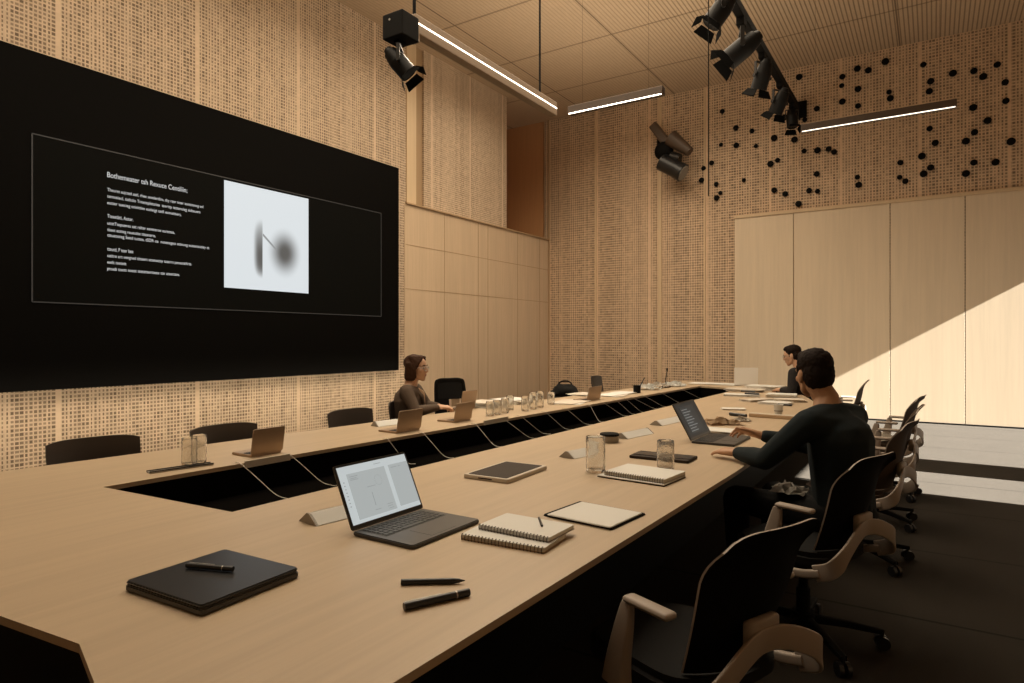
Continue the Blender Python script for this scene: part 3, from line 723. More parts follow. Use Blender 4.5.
# far man
r_ = ray(788); d_ = 7.7
far = dict(head=(0, .16, 1.185), neck=(0, .08, 1.045), chest=(0, .045, .895), pelvis=(0, -.02, .555), turn=6, pitch=-14,
    L=((-.20, .06, .985), (-.27, .06, .78), (-.10, .25, .775), (.6, 1, -.05), (-.15, .1, 1), (14, 20, 15), 1),
    R=((.20, .06, .985), (.27, .06, .78), (.10, .25, .775), (-.6, 1, -.05), (.15, .1, 1), (14, 20, 15), 1),
    legL=((-.12, .45, .53), (-.12, .44, .09)), legR=((.12, .45, .53), (.12, .44, .09)))
person('far man with glasses in a dark shirt, looking down, behind the navy sweater man', (r_[0] * d_ + .19, r_[1] * d_ + .05, 0), R(78), far, M['skin_fair'], M['hair_black'], 'short', M['charcoal'], M['trousers'], .006, 1.0, False, True)

# ------------------------------------------------------------------ things on the table
def fit(a, c, e, z=TZ):
    """rectangle from three photo corners: a->c one side, a->e the other"""
    A, C, E_ = P(*a, z), P(*c, z), P(*e, z)
    u = C - A; v = E_ - A; yaw = math.atan2(u.y, u.x); w = u.length
    n = Vector((-math.sin(yaw), math.cos(yaw), 0)); l = v.dot(n)
    cen = A + u / 2 + n * l / 2
    return cen, w, abs(l), yaw
def laptop(label, hinge_a, hinge_b, depth, lid_h, tilt, body, ui, loc_mode=None, group='laptops on the conference table'):
    """hinge_a, hinge_b are the ends of the hinge; the keyboard lies to the right of a->b"""
    A, B = Vector(hinge_a), Vector(hinge_b); w = (B - A).length; mid = (A + B) / 2; yaw = math.atan2((B - A).y, (B - A).x) - PI / 2
    t = thing('laptop', label, 'laptop', (mid.x, mid.y, TZ + .001), yaw, group)
    b = NB(); b2 = NB(); prism(b2, rrect(depth, w, .012, 4), .0, .013, .003); merge(b, b2)
    base = obj('base', b, body, t, (depth / 2, 0, 0), False)
    b = NB(); nr, nc = 5, 14; kw, kd = w * .84, depth * .42
    box(b, (depth * .27, 0, .0132), (kd + .008, kw + .008, .0008))
    for r__ in range(nr):
        for c__ in range(nc):
            if r__ == nr - 1 and 4 <= c__ <= 8: continue
            box(b, (depth * .27 - kd / 2 + kd / nr * (r__ + .5), -kw / 2 + kw / nc * (c__ + .5), .0145), (kd / nr * .82, kw / nc * .82, .002))
    box(b, (depth * .27 - kd / 2 + kd / nr * 4.5, -kw / 2 + kw / nc * 6.5, .0145), (kd / nr * .82, kw / nc * 4.8, .002))
    kb = obj('keyboard', b, M['key'], base, (-depth / 2, 0, 0))
    b = NB(); box(b, (depth * .75, 0, .0133), (depth * .36, w * .36, .0006)); obj('trackpad', b, body, base, (-depth / 2, 0, 0))
    # lid leans back from the hinge
    Rt = Matrix.Rotation(-R(tilt), 4, 'Y')
    b = NB(); b2 = NB(); prism(b2, rrect(lid_h, w, .010, 4), -.0035, .0035, .001)
    bmesh.ops.transform(b2, matrix=Matrix.Translation((lid_h / 2, 0, 0)), verts=b2.verts); bmesh.ops.transform(b2, matrix=Matrix.Rotation(-PI / 2, 4, 'Y'), verts=b2.verts); merge(b, b2)
    bmesh.ops.transform(b, matrix=Rt, verts=b.verts)
    lid = obj('lid', b, body, t, (0, 0, .013))
    b = NB()
    def pane(y0, y1, z0, z1, x, mi):
        b2 = NB(); box(b2, (x, (y0 + y1) / 2, (z0 + z1) / 2), (.0006, y1 - y0, z1 - z0)); merge(b, b2, mi)
    hw = w / 2
    pane(-hw + .003, hw - .003, .004, lid_h - .003, .0038, 0)
    m_ = .009; Y0, Y1, Z0, Z1 = -hw + m_, hw - m_, .016, lid_h - m_; W_, H_ = Y1 - Y0, Z1 - Z0
    pane(Y0, Y1, Z0, Z1, .0042, 1)
    if ui:
        pane(Y0 + .10 * W_, Y0 + .64 * W_, Z0 + .06 * H_, Z0 + .86 * H_, .0048, 2); pane(Y0 + .70 * W_, Y1, Z0 + .08 * H_, Z0 + .86 * H_, .0048, 2)
        for q in range(8): pane(Y0 + .035 * W_, Y0 + .048 * W_, Z0 + (.30 + .06 * q) * H_, Z0 + (.316 + .06 * q) * H_, .0048, 3)
        for (u0, u1, v0) in ((.13, .24, .80), (.13, .22, .765), (.13, .235, .74), (.50, .60, .93), (.32, .44, .56), (.52, .60, .18), (.52, .59, .14), (.53, .60, .10), (.73, .82, .80), (.84, .88, .80), (.34, .42, .14)):
            pane(Y0 + u0 * W_, Y0 + u1 * W_, Z0 + v0 * H_, Z0 + (v0 + .008) * H_, .0053, 3)
        pane(Y0 + .36 * W_, Y0 + .365 * W_, Z0 + .22 * H_, Z0 + .46 * H_, .0053, 3)
        for q in range(18):
            a = 2 * PI * q / 18; pane(Y0 + (.50 + .05 * math.cos(a)) * W_ - .002, Y0 + (.50 + .05 * math.cos(a)) * W_ + .002, Z0 + (.64 + .09 * math.sin(a)) * H_, Z0 + (.645 + .09 * math.sin(a)) * H_, .0053, 3)
        mats = [M['black_gloss'], M['ui_bg'], M['ui_block'], M['ui_line']]
    else:
        pane(Y0 + .15 * W_, Y0 + .8 * W_, Z0 + .08 * H_, Z0 + .9 * H_, .0048, 2)
        for q in range(9): pane(Y0 + .2 * W_, Y0 + (.45 + .25 * random.random()) * W_, Z0 + (.15 + .08 * q) * H_, Z0 + (.17 + .08 * q) * H_, .0053, 3)
        mats = [M['black_gloss'], M['ui_dark'], M['ui_dark2'], M['ui_line']]
    bmesh.ops.transform(b, matrix=Rt, verts=b.verts)
    obj('screen', b, mats, lid)
    return t
UP = Vector((0, 0, 0))
A = P(352, 536, TZ); B = P(423, 512, TZ); A.x = B.x = (A.x + B.x) / 2
laptop('open dark grey laptop with a bright screen beside the spiral notebooks', A, B, .262, .222, 25, M['space_grey'], True)
A = P(693, 443.5, TZ); B = P(712, 435, TZ); A.x = B.x = -1.25
laptop('open dark laptop with a dark screen under the hands of the navy sweater man', A, B, .26, .25, 29, M['space_grey'], False)
# lids seen from the back on the display side: the keyboard faces the wall
for lab, x0, y0, x1, y1, ht, mt, w_ in (
        ('bronze laptop seen from the back, beside the pair of water glasses', 249, 457.5, 284, 452.5, 26, 'tan_alu', None),
        ('bronze laptop seen from the back, in front of the seated woman', 398, 434, 419, 429.5, 21, 'tan_alu', None),
        ('bronze laptop seen from the back, just right of the woman\'s hands', 454, 423, 471, 420, 18, 'tan_alu', None),
        ('taller laptop lid behind the others, before the black high-backed chair', 459, 410.5, 476, 408.5, 18, 'tan_alu', None),
        ('small bronze laptop seen from the back, alone toward the far end of the display side', 588.5, 401.5, 598.5, 399, 13, 'tan_alu', None)):
    A, B = P(x0, y0, TZ), P(x1, y1, TZ)
    d_ = (A.y * CY - A.x * SY); hh = ht / F * d_
    xm = (A.x + B.x) / 2; A.x = B.x = xm
    laptop(lab, B, A, min(.2, hh * 1.25), hh, 10, M[mt], True)
A, B = P(738, 387, TZ), P(755, 387, TZ)
dB = A.y * CY - A.x * SY
laptop('white laptop with raised lid at the table\'s far end', Vector((-2.02, 9.30, TZ)), Vector((-2.32, 9.22, TZ)), .22, .24, 6, M['white_alu'], True)

def tent(label, a, c, w=.105, h=.033, mat='paper'):
    A, B = P(*a, TZ), P(*c, TZ); mid = (A + B) / 2; L = (B - A).length; yaw = math.atan2((B - A).y, (B - A).x)
    t = thing('name_plate', label, 'name plate', (mid.x, mid.y, TZ + .001), yaw, 'blank folded name plates on the table')
    b = NB(); tri = [(-w / 2, 0), (w / 2, 0), (.006, h), (-.006, h)]
    vs = [[b.verts.new((s * L / 2, y, z)) for y, z in tri] for s in (-1, 1)]
    for i in range(4): b.faces.new((vs[0][i], vs[0][(i + 1) % 4], vs[1][(i + 1) % 4], vs[1][i]))
    b.faces.new(vs[0]); b.faces.new(vs[1]); obj('card', b, M[mat], t)
    n = Vector((0, h, w / 2 - .006)).normalized()
    for s in (-1, 1):
        b = NB(); tri2 = [(-w / 2 - .003, 0), (w / 2 + .003, 0), (.007, h + .003), (-.007, h + .003)]
        v2 = [[b.verts.new((s * (L / 2 + q), y, z)) for y, z in tri2] for q in (0, .006)]
        for i in range(4): b.faces.new((v2[0][i], v2[0][(i + 1) % 4], v2[1][(i + 1) % 4], v2[1][i]))
        b.faces.new(v2[0]); b.faces.new(v2[1]); obj('end_cap', b, M['grey_cover'], t)
    for s in (-1, 1):
        b = NB(); y_ = s * (w / 4 + .003 + .001); rot = Matrix.Rotation(s * -math.atan2(h, w / 2 - .006), 3, 'X')
        box(b, (0, s * (w / 4 + .0035), h / 2 + .0012), (L * .96, (w / 2) * 1.1, .0015), rot); obj('insert', b, M['paper'], t)
    return t
tent('cream name plate half hidden behind the bright-screened laptop', (309, 523.5), (352, 513))
tent('cream name plate behind the nearer tumbler and next to the black puck box', (567, 458), (596, 452), .10, .032)
tent('cream name plate right beside the small black-topped box', (621, 438.5), (647, 433), .10, .032)
tent('cream name plate just behind the dark-screened laptop', (656, 425.5), (690, 418), .10, .032)
tent('name plate in front of the woman\'s shell chair, facing the trough', (375, 426.5), (400, 423.5), .09, .035, 'white_alu')

def glass(label, px, py, hgt=.15, r=.034, group='water tumblers on the table'):
    c = P(px, py, TZ); t = thing('water_glass', label, 'glass', (c.x, c.y, TZ + .001), random.random() * 3, group)
    b = NB(); prof = []
    n = 9
    prof += [(r * .86, 0), (r * .95, .004)]
    for k_ in range(n):
        z = .008 + (hgt - .012) * k_ / (n - 1); prof += [(r * (1.0 + (.035 if k_ % 2 else 0)), z)]
    prof += [(r * .97, hgt), (r * .90, hgt - .002)]
    for k_ in range(4): prof.append((r * .88, hgt - .004 - (hgt - .022) * k_ / 3))
    prof += [(r * .5, .016)]
    lathe(b, prof, 24, (0, 0, 0), .04, 12); obj('tumbler', b, M['glass'], t, None, True, 35)
    return t
glass('ribbed glass tumbler next to the small black-topped box', 595.5, 472, .172, .045)
glass('ribbed glass tumbler standing before the dark flat folder', 665.5, 470, .145, .040)
glass('water glass on the left of the pair beside the narrow tray', 189.5, 466, .142, .036)
glass('water glass on the right of the pair, against the bronze laptop', 199, 464.5, .150, .036)
far_glass = [(490, 416, .12), (497, 414.5, .12), (505, 413, .125), (510, 410, .13), (525, 411, .13), (533, 409, .15), (540, 407.5, .15), (551, 404.5, .12)]
for i, (px, py, hh) in enumerate(far_glass):
    glass('clear tumbler in the cluster of glasses on the display side' if i < 7 else 'lone clear tumbler just past the cluster of glasses', px, py, hh, .034, 'clustered tumblers on the display side')

def slab(name, label, cat, a, c, e, h, mats, z=TZ, bev=.003, r=.008, group=None):
    cen, w, l, yaw = fit(a, c, e, z)
    t = thing(name, label, cat, (cen.x, cen.y, z + .001), yaw, group); t['_'] = 0; del t['_']
    return t, w, l
# closed black laptop with pen
t, w, l = slab('closed_laptop', 'closed black laptop lying at the near end of the table with a pen on it', 'laptop', (201, 617.5), (124, 591), (305, 578.5), .02, None, TZ + .0)
b = NB(); prism(b, rrect(w, l, .012, 4), 0, .016, .003); base = obj('base', b, M['space_grey'], t)
b = NB(); prism(b, rrect(w - .002, l - .002, .012, 4), .0175, .026, .003); obj('lid', b, M['black_gloss'], t)
b = NB(); prism(b, rrect(w - .02, l - .02, .01, 3), .016, .0175); obj('gap', b, M['black'], t)
def pen(name, label, p0, p1, r, z, tip=True, cat='pen', mat='black_gloss', cap=False):
    A, B = Vector((p0[0], p0[1], z + r)), Vector((p1[0], p1[1], z + r)); d = (B - A); L = d.length; mid = (A + B) / 2
    t = thing(name, label, cat, (mid.x, mid.y, z + r + .0005), math.atan2(d.y, d.x))
    b = NB(); cyl(b, (-L / 2, 0, 0), (L * .30, 0, 0), r, r, 16); obj('barrel', b, M[mat], t, None, True, 40)
    b = NB()
    if tip: cyl(b, (L * .30, 0, 0), (L * .42, 0, 0), r, r * .7, 16); cyl(b, (L * .42, 0, 0), (L * .5, 0, 0), r * .6, r * .15, 12)
    else: cyl(b, (L * .30, 0, 0), (L * .5, 0, 0), r * 1.06, r * 1.0, 16)
    obj('tip' if tip else 'cap', b, M[mat], t, None, True, 40)
    if cap:
        b = NB(); box(b, (-L * .2, r * .8, r * .75), (L * .55, r * .5, r * .3)); obj('clip', b, M['metal'], t)
        b = NB(); cyl(b, (L * .28, 0, 0), (L * .30, 0, 0), r * 1.08, r * 1.08, 16); obj('ring', b, M['metal'], t, None, True, 40)
    return t
A = P(187, 567, TZ + .03); B = P(233, 571, TZ + .03)
pen('pen', 'black pen lying on the closed black laptop', A, B, .007, TZ + .0275, False, cap=True)
pen('marker_pen', 'slim black pen with pointed tip, on the bare wood beside the thicker pen', P(401, 585, TZ), P(465, 583.5, TZ), .0075, TZ)
pen('marker_pen', 'thick black capped marker with a clip, nearest the table edge', P(404, 611, TZ), P(469, 596, TZ), .0095, TZ, False, cap=True)

def book(name, label, cat, a, c, e, h, cover, pages, z=TZ, top=None, spiral=False, inset=.004, group=None):
    cen, w, l, yaw = fit(a, c, e, z); t = thing(name, label, cat, (cen.x, cen.y, z + .001), yaw, group)
    b = NB(); prism(b, rrect(w, l, .005, 3), 0, .003); obj('back_cover', b, cover, t)
    b = NB(); prism(b, rrect(w - inset, l - inset, .004, 3), .003, h - .002); obj('page_block', b, pages, t)
    b = NB(); prism(b, rrect(w, l, .005, 3) if top is not None and top is not pages else rrect(w - inset, l - inset, .004, 3), h - .002, h); obj('front_cover' if top is not None else 'top_page', b, top or pages, t)
    if spiral:
        b = NB(); n = int(w / .012)
        for q in range(n):
            x = -w / 2 + w * (q + .5) / n
            sgn = -1 if spiral == 'a' else 1
            ring = [Vector((x, sgn * (l / 2 - .002) + .006 * math.cos(a_), h / 2 + (h / 2 + .003) * math.sin(a_))) for a_ in [2 * PI * k_ / 10 for k_ in range(11)]]
            sweep(b, ring, circ(.0012, 5))
        obj('spiral_binding', b, M['dark_metal'], t, None, True)
    return t
# two spiral notebooks, the upper one smaller
book('notebook', 'cream cardboard notebook beneath the white spiral notebook', 'notebook', (544, 554), (460.5, 539.5), (577, 540), .016, M['kraft'], M['paper_edge'], TZ, M['paper'], 'b')
book('spiral_notebook', 'white spiral notebook on top of the cream cardboard one', 'notebook', (549, 543), (478, 529), (574, 529), .014, M['grey_cover'], M['paper'], TZ + .0175, M['paper'], 'b')
A = P(539, 519, TZ + .033); B = P(542, 527, TZ + .033)
pen('pen', 'tiny black pen stub on the white spiral notebook', A, B, .004, TZ + .0325, False)
# pad on black folder
book('folder', 'thin black folder under the plain white pad', 'folder', (612, 530.5), (543, 516), (638, 513.5), .006, M['black'], M['black'], TZ, M['black'])
book('writing_pad', 'plain white writing pad lying on the thin black folder', 'paper pad', (610, 528.5), (547, 515.5), (635, 512.5), .004, M['paper'], M['paper'], TZ + .007, M['paper'])
# dark topped slab
t, w, l = slab('tablet', 'cream-edged tablet with dark brown face between the laptop and the tumblers', 'tablet', (508, 484), (463, 478), (552.5, 470), .02, None)
b = NB(); prism(b, rrect(w, l, .010, 4), 0, .018, .002); obj('case', b, M['cream'], t)
b = NB(); prism(b, rrect(w - .035, l - .035, .006, 4), .018, .0195); obj('face', b, M['dark_slab'], t)
b = NB(); box(b, (0, l / 2, .009), (w * .3, .003, .005)); obj('slot', b, M['dark_slab'], t)
# second notebook stack
book('document_folder', 'open-edged grey folder beneath the pale notebook by the tumblers', 'folder', (664, 487), (597, 477), (685, 477.5), .008, M['black'], M['paper_edge'], TZ, M['paper'])
book('notebook', 'pale thick notebook on the grey folder by the tumblers', 'notebook', (664, 484), (604, 475), (684, 475), .018, M['grey_cover'], M['paper_edge'], TZ + .009, M['paper'], 'b')
# dark flat folder
t, w, l = slab('folder', 'dark brown flat folder behind the farther tumbler', 'folder', (688, 464), (629, 458), (702, 459), .012, None)
b = NB(); prism(b, rrect(w, l, .006, 4), 0, .014, .002); obj('cover', b, M['dark_slab'], t); b = NB(); prism(b, rrect(w - .01, l * .5, .006, 4), .014, .017, .001); obj('flap', b, M['black_gloss'], t)
# black topped box
c = P(609.5, 442, TZ); t = thing('puck_box', 'small round black-topped box touching the name plate', 'box', (c.x, c.y, TZ + .001))
b = NB(); lathe(b, [(.055, 0), (.058, .01), (.058, .04)], 24); obj('box', b, M['grey_cover'], t, None, True, 40)
b = NB(); lathe(b, [(.060, .04), (.060, .052), (.055, .055)], 24); obj('lid', b, M['black'], t, None, True, 40)
# narrow tray under the glasses on the display side
A, B = P(148, 473.5, TZ), P(212, 464.5, TZ); mid = (A + B) / 2
t = thing('narrow_tray', 'narrow flat tray along the table rim in front of the glasses', 'tray', (mid.x, mid.y, TZ + .001), math.atan2((B - A).y, (B - A).x))
b = NB(); L = (B - A).length; box(b, (0, 0, .003), (L, .045, .006), None, .002); obj('plate', b, M['grey_cover'], t)
b = NB(); 
for s in (-1, 1): box(b, (0, s * .020, .008), (L, .004, .006))
obj('rim', b, M['dark_metal'], t)

# loose papers and things further down the table
def sheets(label, px, py, w, l, yaw, n=4, name='paper_stack', mat='paper', z=TZ, group='paper stacks further down the table', h=.004):
    c = P(px, py, z); t = thing(name, label, 'papers', (c.x, c.y, z + .001), yaw, group)
    for i in range(n):
        b = NB(); a = random.uniform(-.25, .25)
        box(b, (random.uniform(-.015, .015), random.uniform(-.015, .015), h * (i + .5)), (w, l, h * .9), Matrix.Rotation(a, 3, 'Z'))
        obj('sheet', b, M[mat if i % 2 == 0 else 'cream'], t)
    return t
def crumple(label, px, py, w, l, h, mat='paper', name='crumpled_paper', z=TZ, group=None, seed=1):
    rd = random.Random(seed); c = P(px, py, z); t = thing(name, label, 'paper', (c.x, c.y, z + .001), rd.random() * 3, group)
    b = NB(); n = 8; V_ = []
    for i in range(n + 1):
        V_.append([b.verts.new((w * (i / n - .5) + rd.uniform(-.01, .01), l * (j / n - .5) + rd.uniform(-.01, .01), h * rd.random() * (1 - max(abs(i / n - .5), abs(j / n - .5)) * 1.5) + .004)) for j in range(n + 1)])
    for i in range(n):
        for j in range(n): b.faces.new((V_[i][j], V_[i + 1][j], V_[i + 1][j + 1], V_[i][j + 1]))
    bmesh.ops.solidify(b, geom=list(b.faces), thickness=.0015); obj('sheet', b, M[mat], t); return t
sheets('paper pile behind the man\'s dark-screened laptop', 722, 432.5, .28, .20, .15, 5, group='papers around the navy sweater man')
crumple('crumpled tan wrapping at the fingertips of the man\'s raised hand', 722, 424, .26, .20, .075, 'kraft', seed=3)
crumple('second crumpled tan wrapping, nearer the raised hand', 742, 421, .13, .12, .05, 'cream', seed=5)
pen('marker_pen', 'short black marker resting beyond the crumpled wrappings', P(730, 415.5, TZ), P(746, 417.5, TZ), .014, TZ, False)
sheets('small white card pad alone on the wood beyond the raised hand', 733, 409.5, .20, .12, .3, 3, 'card_pad')
A, B = P(750, 416.5, TZ), P(797, 420, TZ); mid = (A + B) / 2
t = thing('wooden_bar', 'long slim wooden box lying across the table beyond the man\'s arm', 'box', (mid.x, mid.y, TZ + .001), math.atan2((B - A).y, (B - A).x))
b = NB(); L = (B - A).length; box(b, (0, 0, .014), (L, .06, .028), None, .004); obj('body', b, M['kraft'], t); b = NB(); box(b, (0, 0, .0295), (L - .01, .05, .003)); obj('lid', b, M['cream'], t)
c = P(778.5, 417.5, TZ); t = thing('paper_cup', 'small white paper cup beyond the navy sweater man\'s shoulder', 'cup', (c.x, c.y, TZ + .001))
b = NB(); lathe(b, [(.026, 0), (.036, .10), (.038, .102), (.038, .106), (.034, .105), (.025, .006)], 20); obj('cup', b, M['paper'], t, None, True, 40); b = NB(); lathe(b, [(.0342, .05), (.0352, .06)], 20); obj('band', b, M['grey_cover'], t, None, True, 40)
pp = [(745, 391, .6, .28, .2, 4, 'white paper pile by the far end of the trough'), (765, 389.5, .55, .30, -.1, 7, 'thicker white paper pile beside the far end of the trough'), (742, 396, .5, .18, .4, 3, 'paper pile with a dark cover toward the far end'),
      (757, 401, .45, .16, .9, 3, 'slanting paper pile in the middle of the far table'), (782, 397, .4, .22, .2, 5, 'paper pile before the far man'), (775, 404, .35, .2, -.3, 3, 'lower paper pile nearest the paper cup'), (790, 401.5, .38, .2, .5, 4, 'paper pile right beside the navy sweater man\'s face')]
for i, (px, py, w_, l_, yw, n_, lb) in enumerate(pp):
    sheets(lb, px, py, w_ * .75, l_, yw, n_, mat='paper' if i % 3 else 'cream', h=.007)
for i, (px, py) in enumerate(((748, 394.5), (785, 405.5), (783, 392.5), (752, 397))):
    A = P(px - 7, py, TZ); B = P(px + 7, py + .8, TZ); b = None
    pen('phone', ('dark phone among the papers by the trough\'s far end', 'dark phone lying nearest the paper cup', 'dark phone before the far man', 'dark phone on the slanting paper pile')[i], A, B, .011, TZ + .03 if i in (0, 3) else TZ, False, 'phone')
# display side papers
sheets('white papers between the laptops and the glass cluster', 487, 406.5, .34, .30, .2, 6, h=.008, group='papers on the display side')
sheets('white papers behind the glass cluster', 513, 402.8, .30, .34, -.1, 5, h=.008, group='papers on the display side')
sheets('open white papers beside the small bronze laptop', 570, 402.5, .30, .45, .1, 2, group='papers on the display side')
sheets('pale paper stack behind the small bronze laptop', 584, 394.8, .26, .34, .1, 4, group='papers on the display side')
sheets('long row of pale papers between the small bronze laptop and the pen cup', 617, 394.5, .24, .7, 0, 3, group='papers on the display side')
crumple('crumpled white paper right beside the pen cup', 649, 389.5, .24, .30, .13, 'paper', seed=8); crumple('crumpled white paper in the middle of the far rim', 659, 387.6, .22, .22, .12, 'cream', seed=9); crumple('crumpled white paper at the far corner of the rim', 673, 386.2, .28, .30, .10, 'paper', seed=11)
sheets('white flat papers at the far end rim, before the white laptop', 715, 384.2, .7, .3, 0, 3, group='papers on the display side')
c = P(637, 393, TZ); t = thing('pen_cup', 'black pen cup with one pen leaning out, on the far rim', 'pen cup', (c.x, c.y, TZ + .001))
b = NB(); lathe(b, [(.042, 0), (.046, .09), (.042, .09), (.040, .01)], 20); obj('cup', b, M['black'], t, None, True, 40)
b = NB(); cyl(b, (0, 0, .015), (.06, .09, .18), .006); obj('stick', b, M['black_gloss'], t, None, True, 40)
c = P(666, 387.2, TZ); t = thing('table_microphone', 'thin black microphone standing on the far rim', 'microphone', (c.x, c.y, TZ + .001))
b = NB(); lathe(b, [(.06, 0), (.06, .015), (.02, .025)], 20); obj('base', b, M['black'], t, None, True, 40); b = NB(); tube(b, [(0, 0, .02), (0, 0, .12), (.01, .01, .22)], .006); obj('stem', b, M['black'], t, None, True); b = NB(); ell(b, (.01, .01, .235), (.012, .012, .022)); obj('head', b, M['black'], t, None, True)
# dark bag in the far corner
c = AX(565, 391, -4.6); t = thing('shoulder_bag', 'black soft bag slumped on a seat in the far corner', 'bag', (c.x, c.y, .0), .4)
# it sits on a dark stool
b = NB(); ell(b, (0, 0, .62), (.19, .15, .10), None, 3); hull(b, [((-.15, 0, .58), (.08, .12, .06)), ((.15, 0, .58), (.08, .12, .06))]); bake(b, .02, 3, M['fabric_black'], 'bag_body', t, .5, (.12, .05))
b = NB(); tube(b, [(-.12, 0, .68), (-.06, .02, .75), (.06, .02, .75), (.12, 0, .68)], .012); obj('handle', b, M['black'], t, None, True)
st = thing('stool', 'dark round stool carrying the black bag in the far corner', 'stool', (c.x, c.y, 0))
b = NB(); lathe(b, [(.20, .44), (.22, .46), (.22, .50), (.20, .515)], 24); obj('seat', b, M['black'], st, None, True, 40)
for q in range(4):
    a = R(45 + 90 * q); b = NB(); cyl(b, (.15 * math.cos(a), .15 * math.sin(a), .45), (.21 * math.cos(a), .21 * math.sin(a), 0), .014); obj('leg', b, M['black'], st, None, True, 40)

crumple('crumpled tan paper heap on the seat of a brown chair behind the navy sweater man', 882, 437, .36, .34, .10, 'cream', z=.48, seed=21).location = (-.38, 6.65, .482)
# patterned scarf on the man's lap
crumple('patterned grey scarf bunched on the lap of the navy sweater man', 780, 492, .16, .15, .07, 'grey_cover', 'scarf', .60, seed=31).location = (-.60, 3.46, .615)

# ------------------------------------------------------------------ lights and rigging
def pendant(label, A, B, w, h, mat, led, side, rods, lz=None):
    A, B = Vector(A), Vector(B); mid = (A + B) / 2; L = (B - A).length; yaw = math.atan2((B - A).y, (B - A).x)
    t = thing('linear_pendant_light', label, 'light', mid, yaw, 'slim linear pendant lights')
    b = NB(); box(b, (0, 0, 0), (L, w, h), None, .008); obj('housing', b, mat, t)
    b = NB(); box(b, (0, side * (w * .5 - .004 if lz is None else w * .5), -h / 2 + .002 if lz is None else lz), (L - .03, .010, .010)); obj('led_strip', b, led, t)
    for f_, rr in rods:
        b = NB(); cyl(b, (L * f_, 0, h / 2), (L * f_, 0, ZC - mid.z), rr, None, 10); cyl(b, (L * f_, 0, ZC - mid.z - .02), (L * f_, 0, ZC - mid.z), rr * 3, None, 14); obj('rod', b, M['black'], t, None, True, 40)
    return t
pendant('long glowing linear pendant running along the display wall, on two black rods', (-4.0, 4.45, 4.27), (-4.0, 7.10, 4.27), .10, .17, M['fixture'], M['led'], -1, ((-.485, .016), (.37, .012)), .005)
pendant('shorter dark linear pendant set crosswise by the corner recess', (-3.86, 7.25, 4.27), (-2.62, 7.25, 4.27), .10, .10, M['fixture_dark'], M['led'], -1, ((-.35, .001), (.35, .001)))
pendant('slim linear pendant before the pegged back wall', (-1.50, 9.5, 4.24), (.24, 9.5, 4.24), .09, .10, M['fixture_dark'], M['led_soft'], -1, ((-.4, .001), (.4, .001)))
def spot(label, loc, aim, k, yoke_up=.0, group='theatre spotlights on the ceiling track'):
    """theatre spot: clamp on top, yoke, lamp body along aim, lens and flaps"""
    t = thing('spotlight', label, 'spotlight', loc, 0, group); a = Vector(aim).normalized(); fr = frame(a)
    X = fr @ Vector((1, 0, 0))
    b = NB(); box(b, (0, 0, -.04 * k), (.10 * k, .16 * k, .14 * k), None, .01 * k); cyl(b, (0, 0, -.10 * k), (0, 0, -.16 * k), .02 * k); obj('clamp', b, M['black'], t)
    cen = Vector((0, 0, -.40 * k)); yx = Vector((X.x, X.y, 0)).normalized()
    b = NB()
    for s in (-1, 1): bar(b, cen + yx * s * .155 * k, Vector((0, 0, -.17 * k)) + yx * s * .155 * k, .012 * k, .05 * k, 0, yx.cross(Vector((0, 0, 1))))
    bar(b, Vector((0, 0, -.17 * k)) - yx * .16 * k, Vector((0, 0, -.17 * k)) + yx * .16 * k, .05 * k, .012 * k); 
    y_ = obj('yoke', b, M['dark_metal'], t)
    b = NB()
    for s in (-1, 1): cyl(b, cen + yx * s * .16 * k, cen + yx * s * .195 * k, .03 * k)
    obj('knob', b, M['dark_metal'], y_, None, True, 40)
    b = NB(); cyl(b, cen - a * .22 * k, cen - a * .05 * k, .10 * k, .135 * k, 20); cyl(b, cen - a * .05 * k, cen + a * .20 * k, .135 * k, .135 * k, 20); cyl(b, cen - a * .28 * k, cen - a * .2 * k, .06 * k, .09 * k, 20)
    lb = obj('lamp_body', b, M['lamp'], t, None, True, 40)
    b = NB(); cyl(b, cen + a * .18 * k, cen + a * .206 * k, .118 * k, .118 * k, 20); obj('lens', b, M['lens'], lb, None, True, 40)
    for sx, sy in ((1, 0), (-1, 0), (0, 1), (0, -1)):
        b = NB(); o_ = fr @ Vector((sx, sy, 0)); side = fr @ Vector((sy, sx, 0)); p = cen + a * .21 * k + o_ * .135 * k
        q = p + (a * .8 + o_ * .5).normalized() * .13 * k
        v = [b.verts.new(p + side * .11 * k), b.verts.new(p - side * .11 * k), b.verts.new(q - side * .15 * k), b.verts.new(q + side * .15 * k)]
        b.faces.new(v); bmesh.ops.solidify(b, geom=list(b.faces), thickness=.006 * k); obj('barn_door', b, M['black'], t)
    return t
# black box at the end of the long pendant with a small spot beneath
t = thing('speaker_box', 'black box fixed to the near end of the long pendant', 'box', (-3.96, 4.32, 4.17))
b = NB(); box(b, (-.05, 0, .0), (.24, .22, .22), None, .01); obj('housing', b, M['black'], t); b = NB(); box(b, (.02, .118, -.03), (.08, .02, .14)); obj('side_plate', b, M['fixture'], t); b = NB(); cyl(b, (-.08, -.109, .05), (-.08, -.115, .05), .010); obj('screw', b, M['metal'], t)
spot('small black spotlight hanging below the box on the long pendant', (-4.02, 4.32, 4.11), (.55, .35, -.75), .62, group='single spotlights')
TX, TZ2 = -2.06, 5.55
t = thing('lighting_track', 'black lighting track running from the back wall above the table', 'lighting track', (TX, 9, TZ2))
b = NB(); box(b, (0, .25, 0), (.10, 6.88, .12), None, .01); obj('bar', b, M['black'], t)
b = NB(); box(b, (0, 3.675, 0), (.3, .03, .3)); obj('wall_plate', b, M['black'], t)
b = NB(); cyl(b, (0, -2.9, .05), (0, -2.9, ZC - TZ2), .015); obj('rod', b, M['black'], t, None, True, 40)
